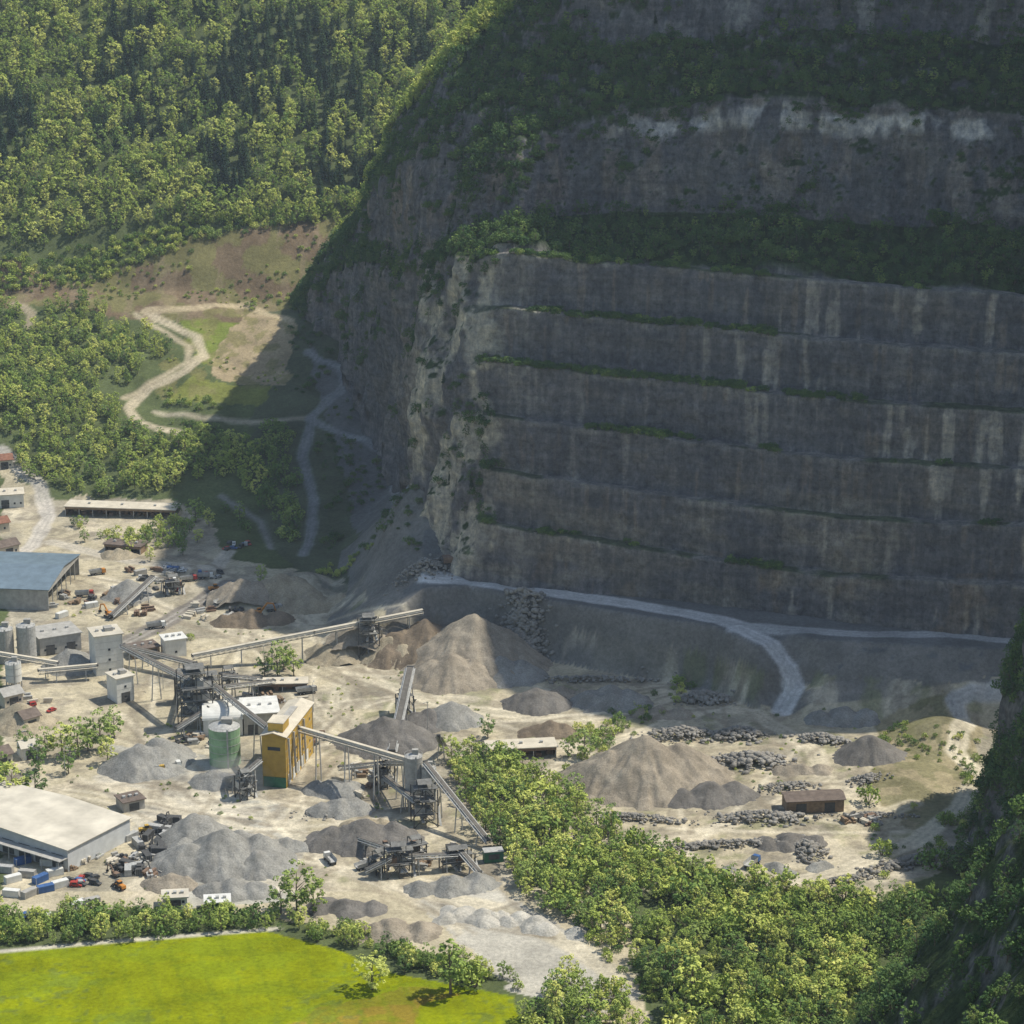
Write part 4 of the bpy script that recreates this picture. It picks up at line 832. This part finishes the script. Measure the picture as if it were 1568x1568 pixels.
# ------------------------------------------------------------------ light, air, sky, camera
SUN_AZ=math.radians(16);SUN_EL=math.radians(57)   # azimuth counted from +X toward +Y
to_sun=Vector((math.cos(SUN_AZ)*math.cos(SUN_EL),math.sin(SUN_AZ)*math.cos(SUN_EL),math.sin(SUN_EL)))
l=bpy.data.lights.new('sun','SUN');l.energy=5.0;l.angle=math.radians(.5);l.color=(1,.95,.84)
so=bpy.data.objects.new('sun',l);scene.collection.objects.link(so);so.rotation_euler=to_sun.to_track_quat('Z','Y').to_euler()
w=bpy.data.worlds.new('World');scene.world=w;w.use_nodes=True;nt=w.node_tree
sk=nt.nodes.new('ShaderNodeTexSky');sk.sky_type='NISHITA';sk.sun_disc=False;sk.sun_elevation=SUN_EL;sk.sun_rotation=math.pi/2-SUN_AZ;sk.air_density=1.3;sk.dust_density=1.0
nt.links.new(sk.outputs[0],nt.nodes['Background'].inputs[0]);nt.nodes['Background'].inputs[1].default_value=.135
def vol_mat(name,col,den,an):
    hm=bpy.data.materials.new(name);hm.use_nodes=True;hn=hm.node_tree;hn.nodes.remove(hn.nodes['Principled BSDF'])
    vs=hn.nodes.new('ShaderNodeVolumeScatter');vs.inputs['Color'].default_value=col;vs.inputs['Density'].default_value=den;vs.inputs['Anisotropy'].default_value=an
    hn.links.new(vs.outputs[0],hn.nodes['Material Output'].inputs['Volume']);return hm
o=Obj('valley_haze_air')
o.box('air_volume',vol_mat('haze',(.72,.86,1,1),.000068,.1),(0,1500,450),(2600,2400,1000));o.done((0,0,0))
# dust drifting out of the loading point beside the yellow building
bm=bmesh.new();bmesh.ops.create_icosphere(bm,subdivisions=4,radius=1);P=np.array([v_.co[:] for v_ in bm.verts]);Fd=np.array([[v_.index for v_ in f_.verts] for f_ in bm.faces]);bm.free()
P=P*(1+.28*fbm(P[:,0]*1.6+3,P[:,1]*1.6,P[:,2]*1.6,3,500))[:,None]*np.array([11,7,6.5])
P[:,0]-=P[:,2]*.5
ob=raw_mesh('dust_plume',P,Fd,[vol_mat('dust',(.95,.94,.9,1),.035,.2)],smooth=True);s_=site(372,1205);ob.location=(s_[0],s_[1],s_[2]+6)
cam=bpy.data.cameras.new('camera');cam.angle=math.radians(22);cam.clip_end=9000;cam.clip_start=1
co=bpy.data.objects.new('camera',cam);scene.collection.objects.link(co);co.location=(0,0,H);co.rotation_euler=(math.pi/2-PITCH,0,0);scene.camera=co
scene.view_settings.view_transform='Standard';scene.view_settings.look='None';scene.view_settings.exposure=0
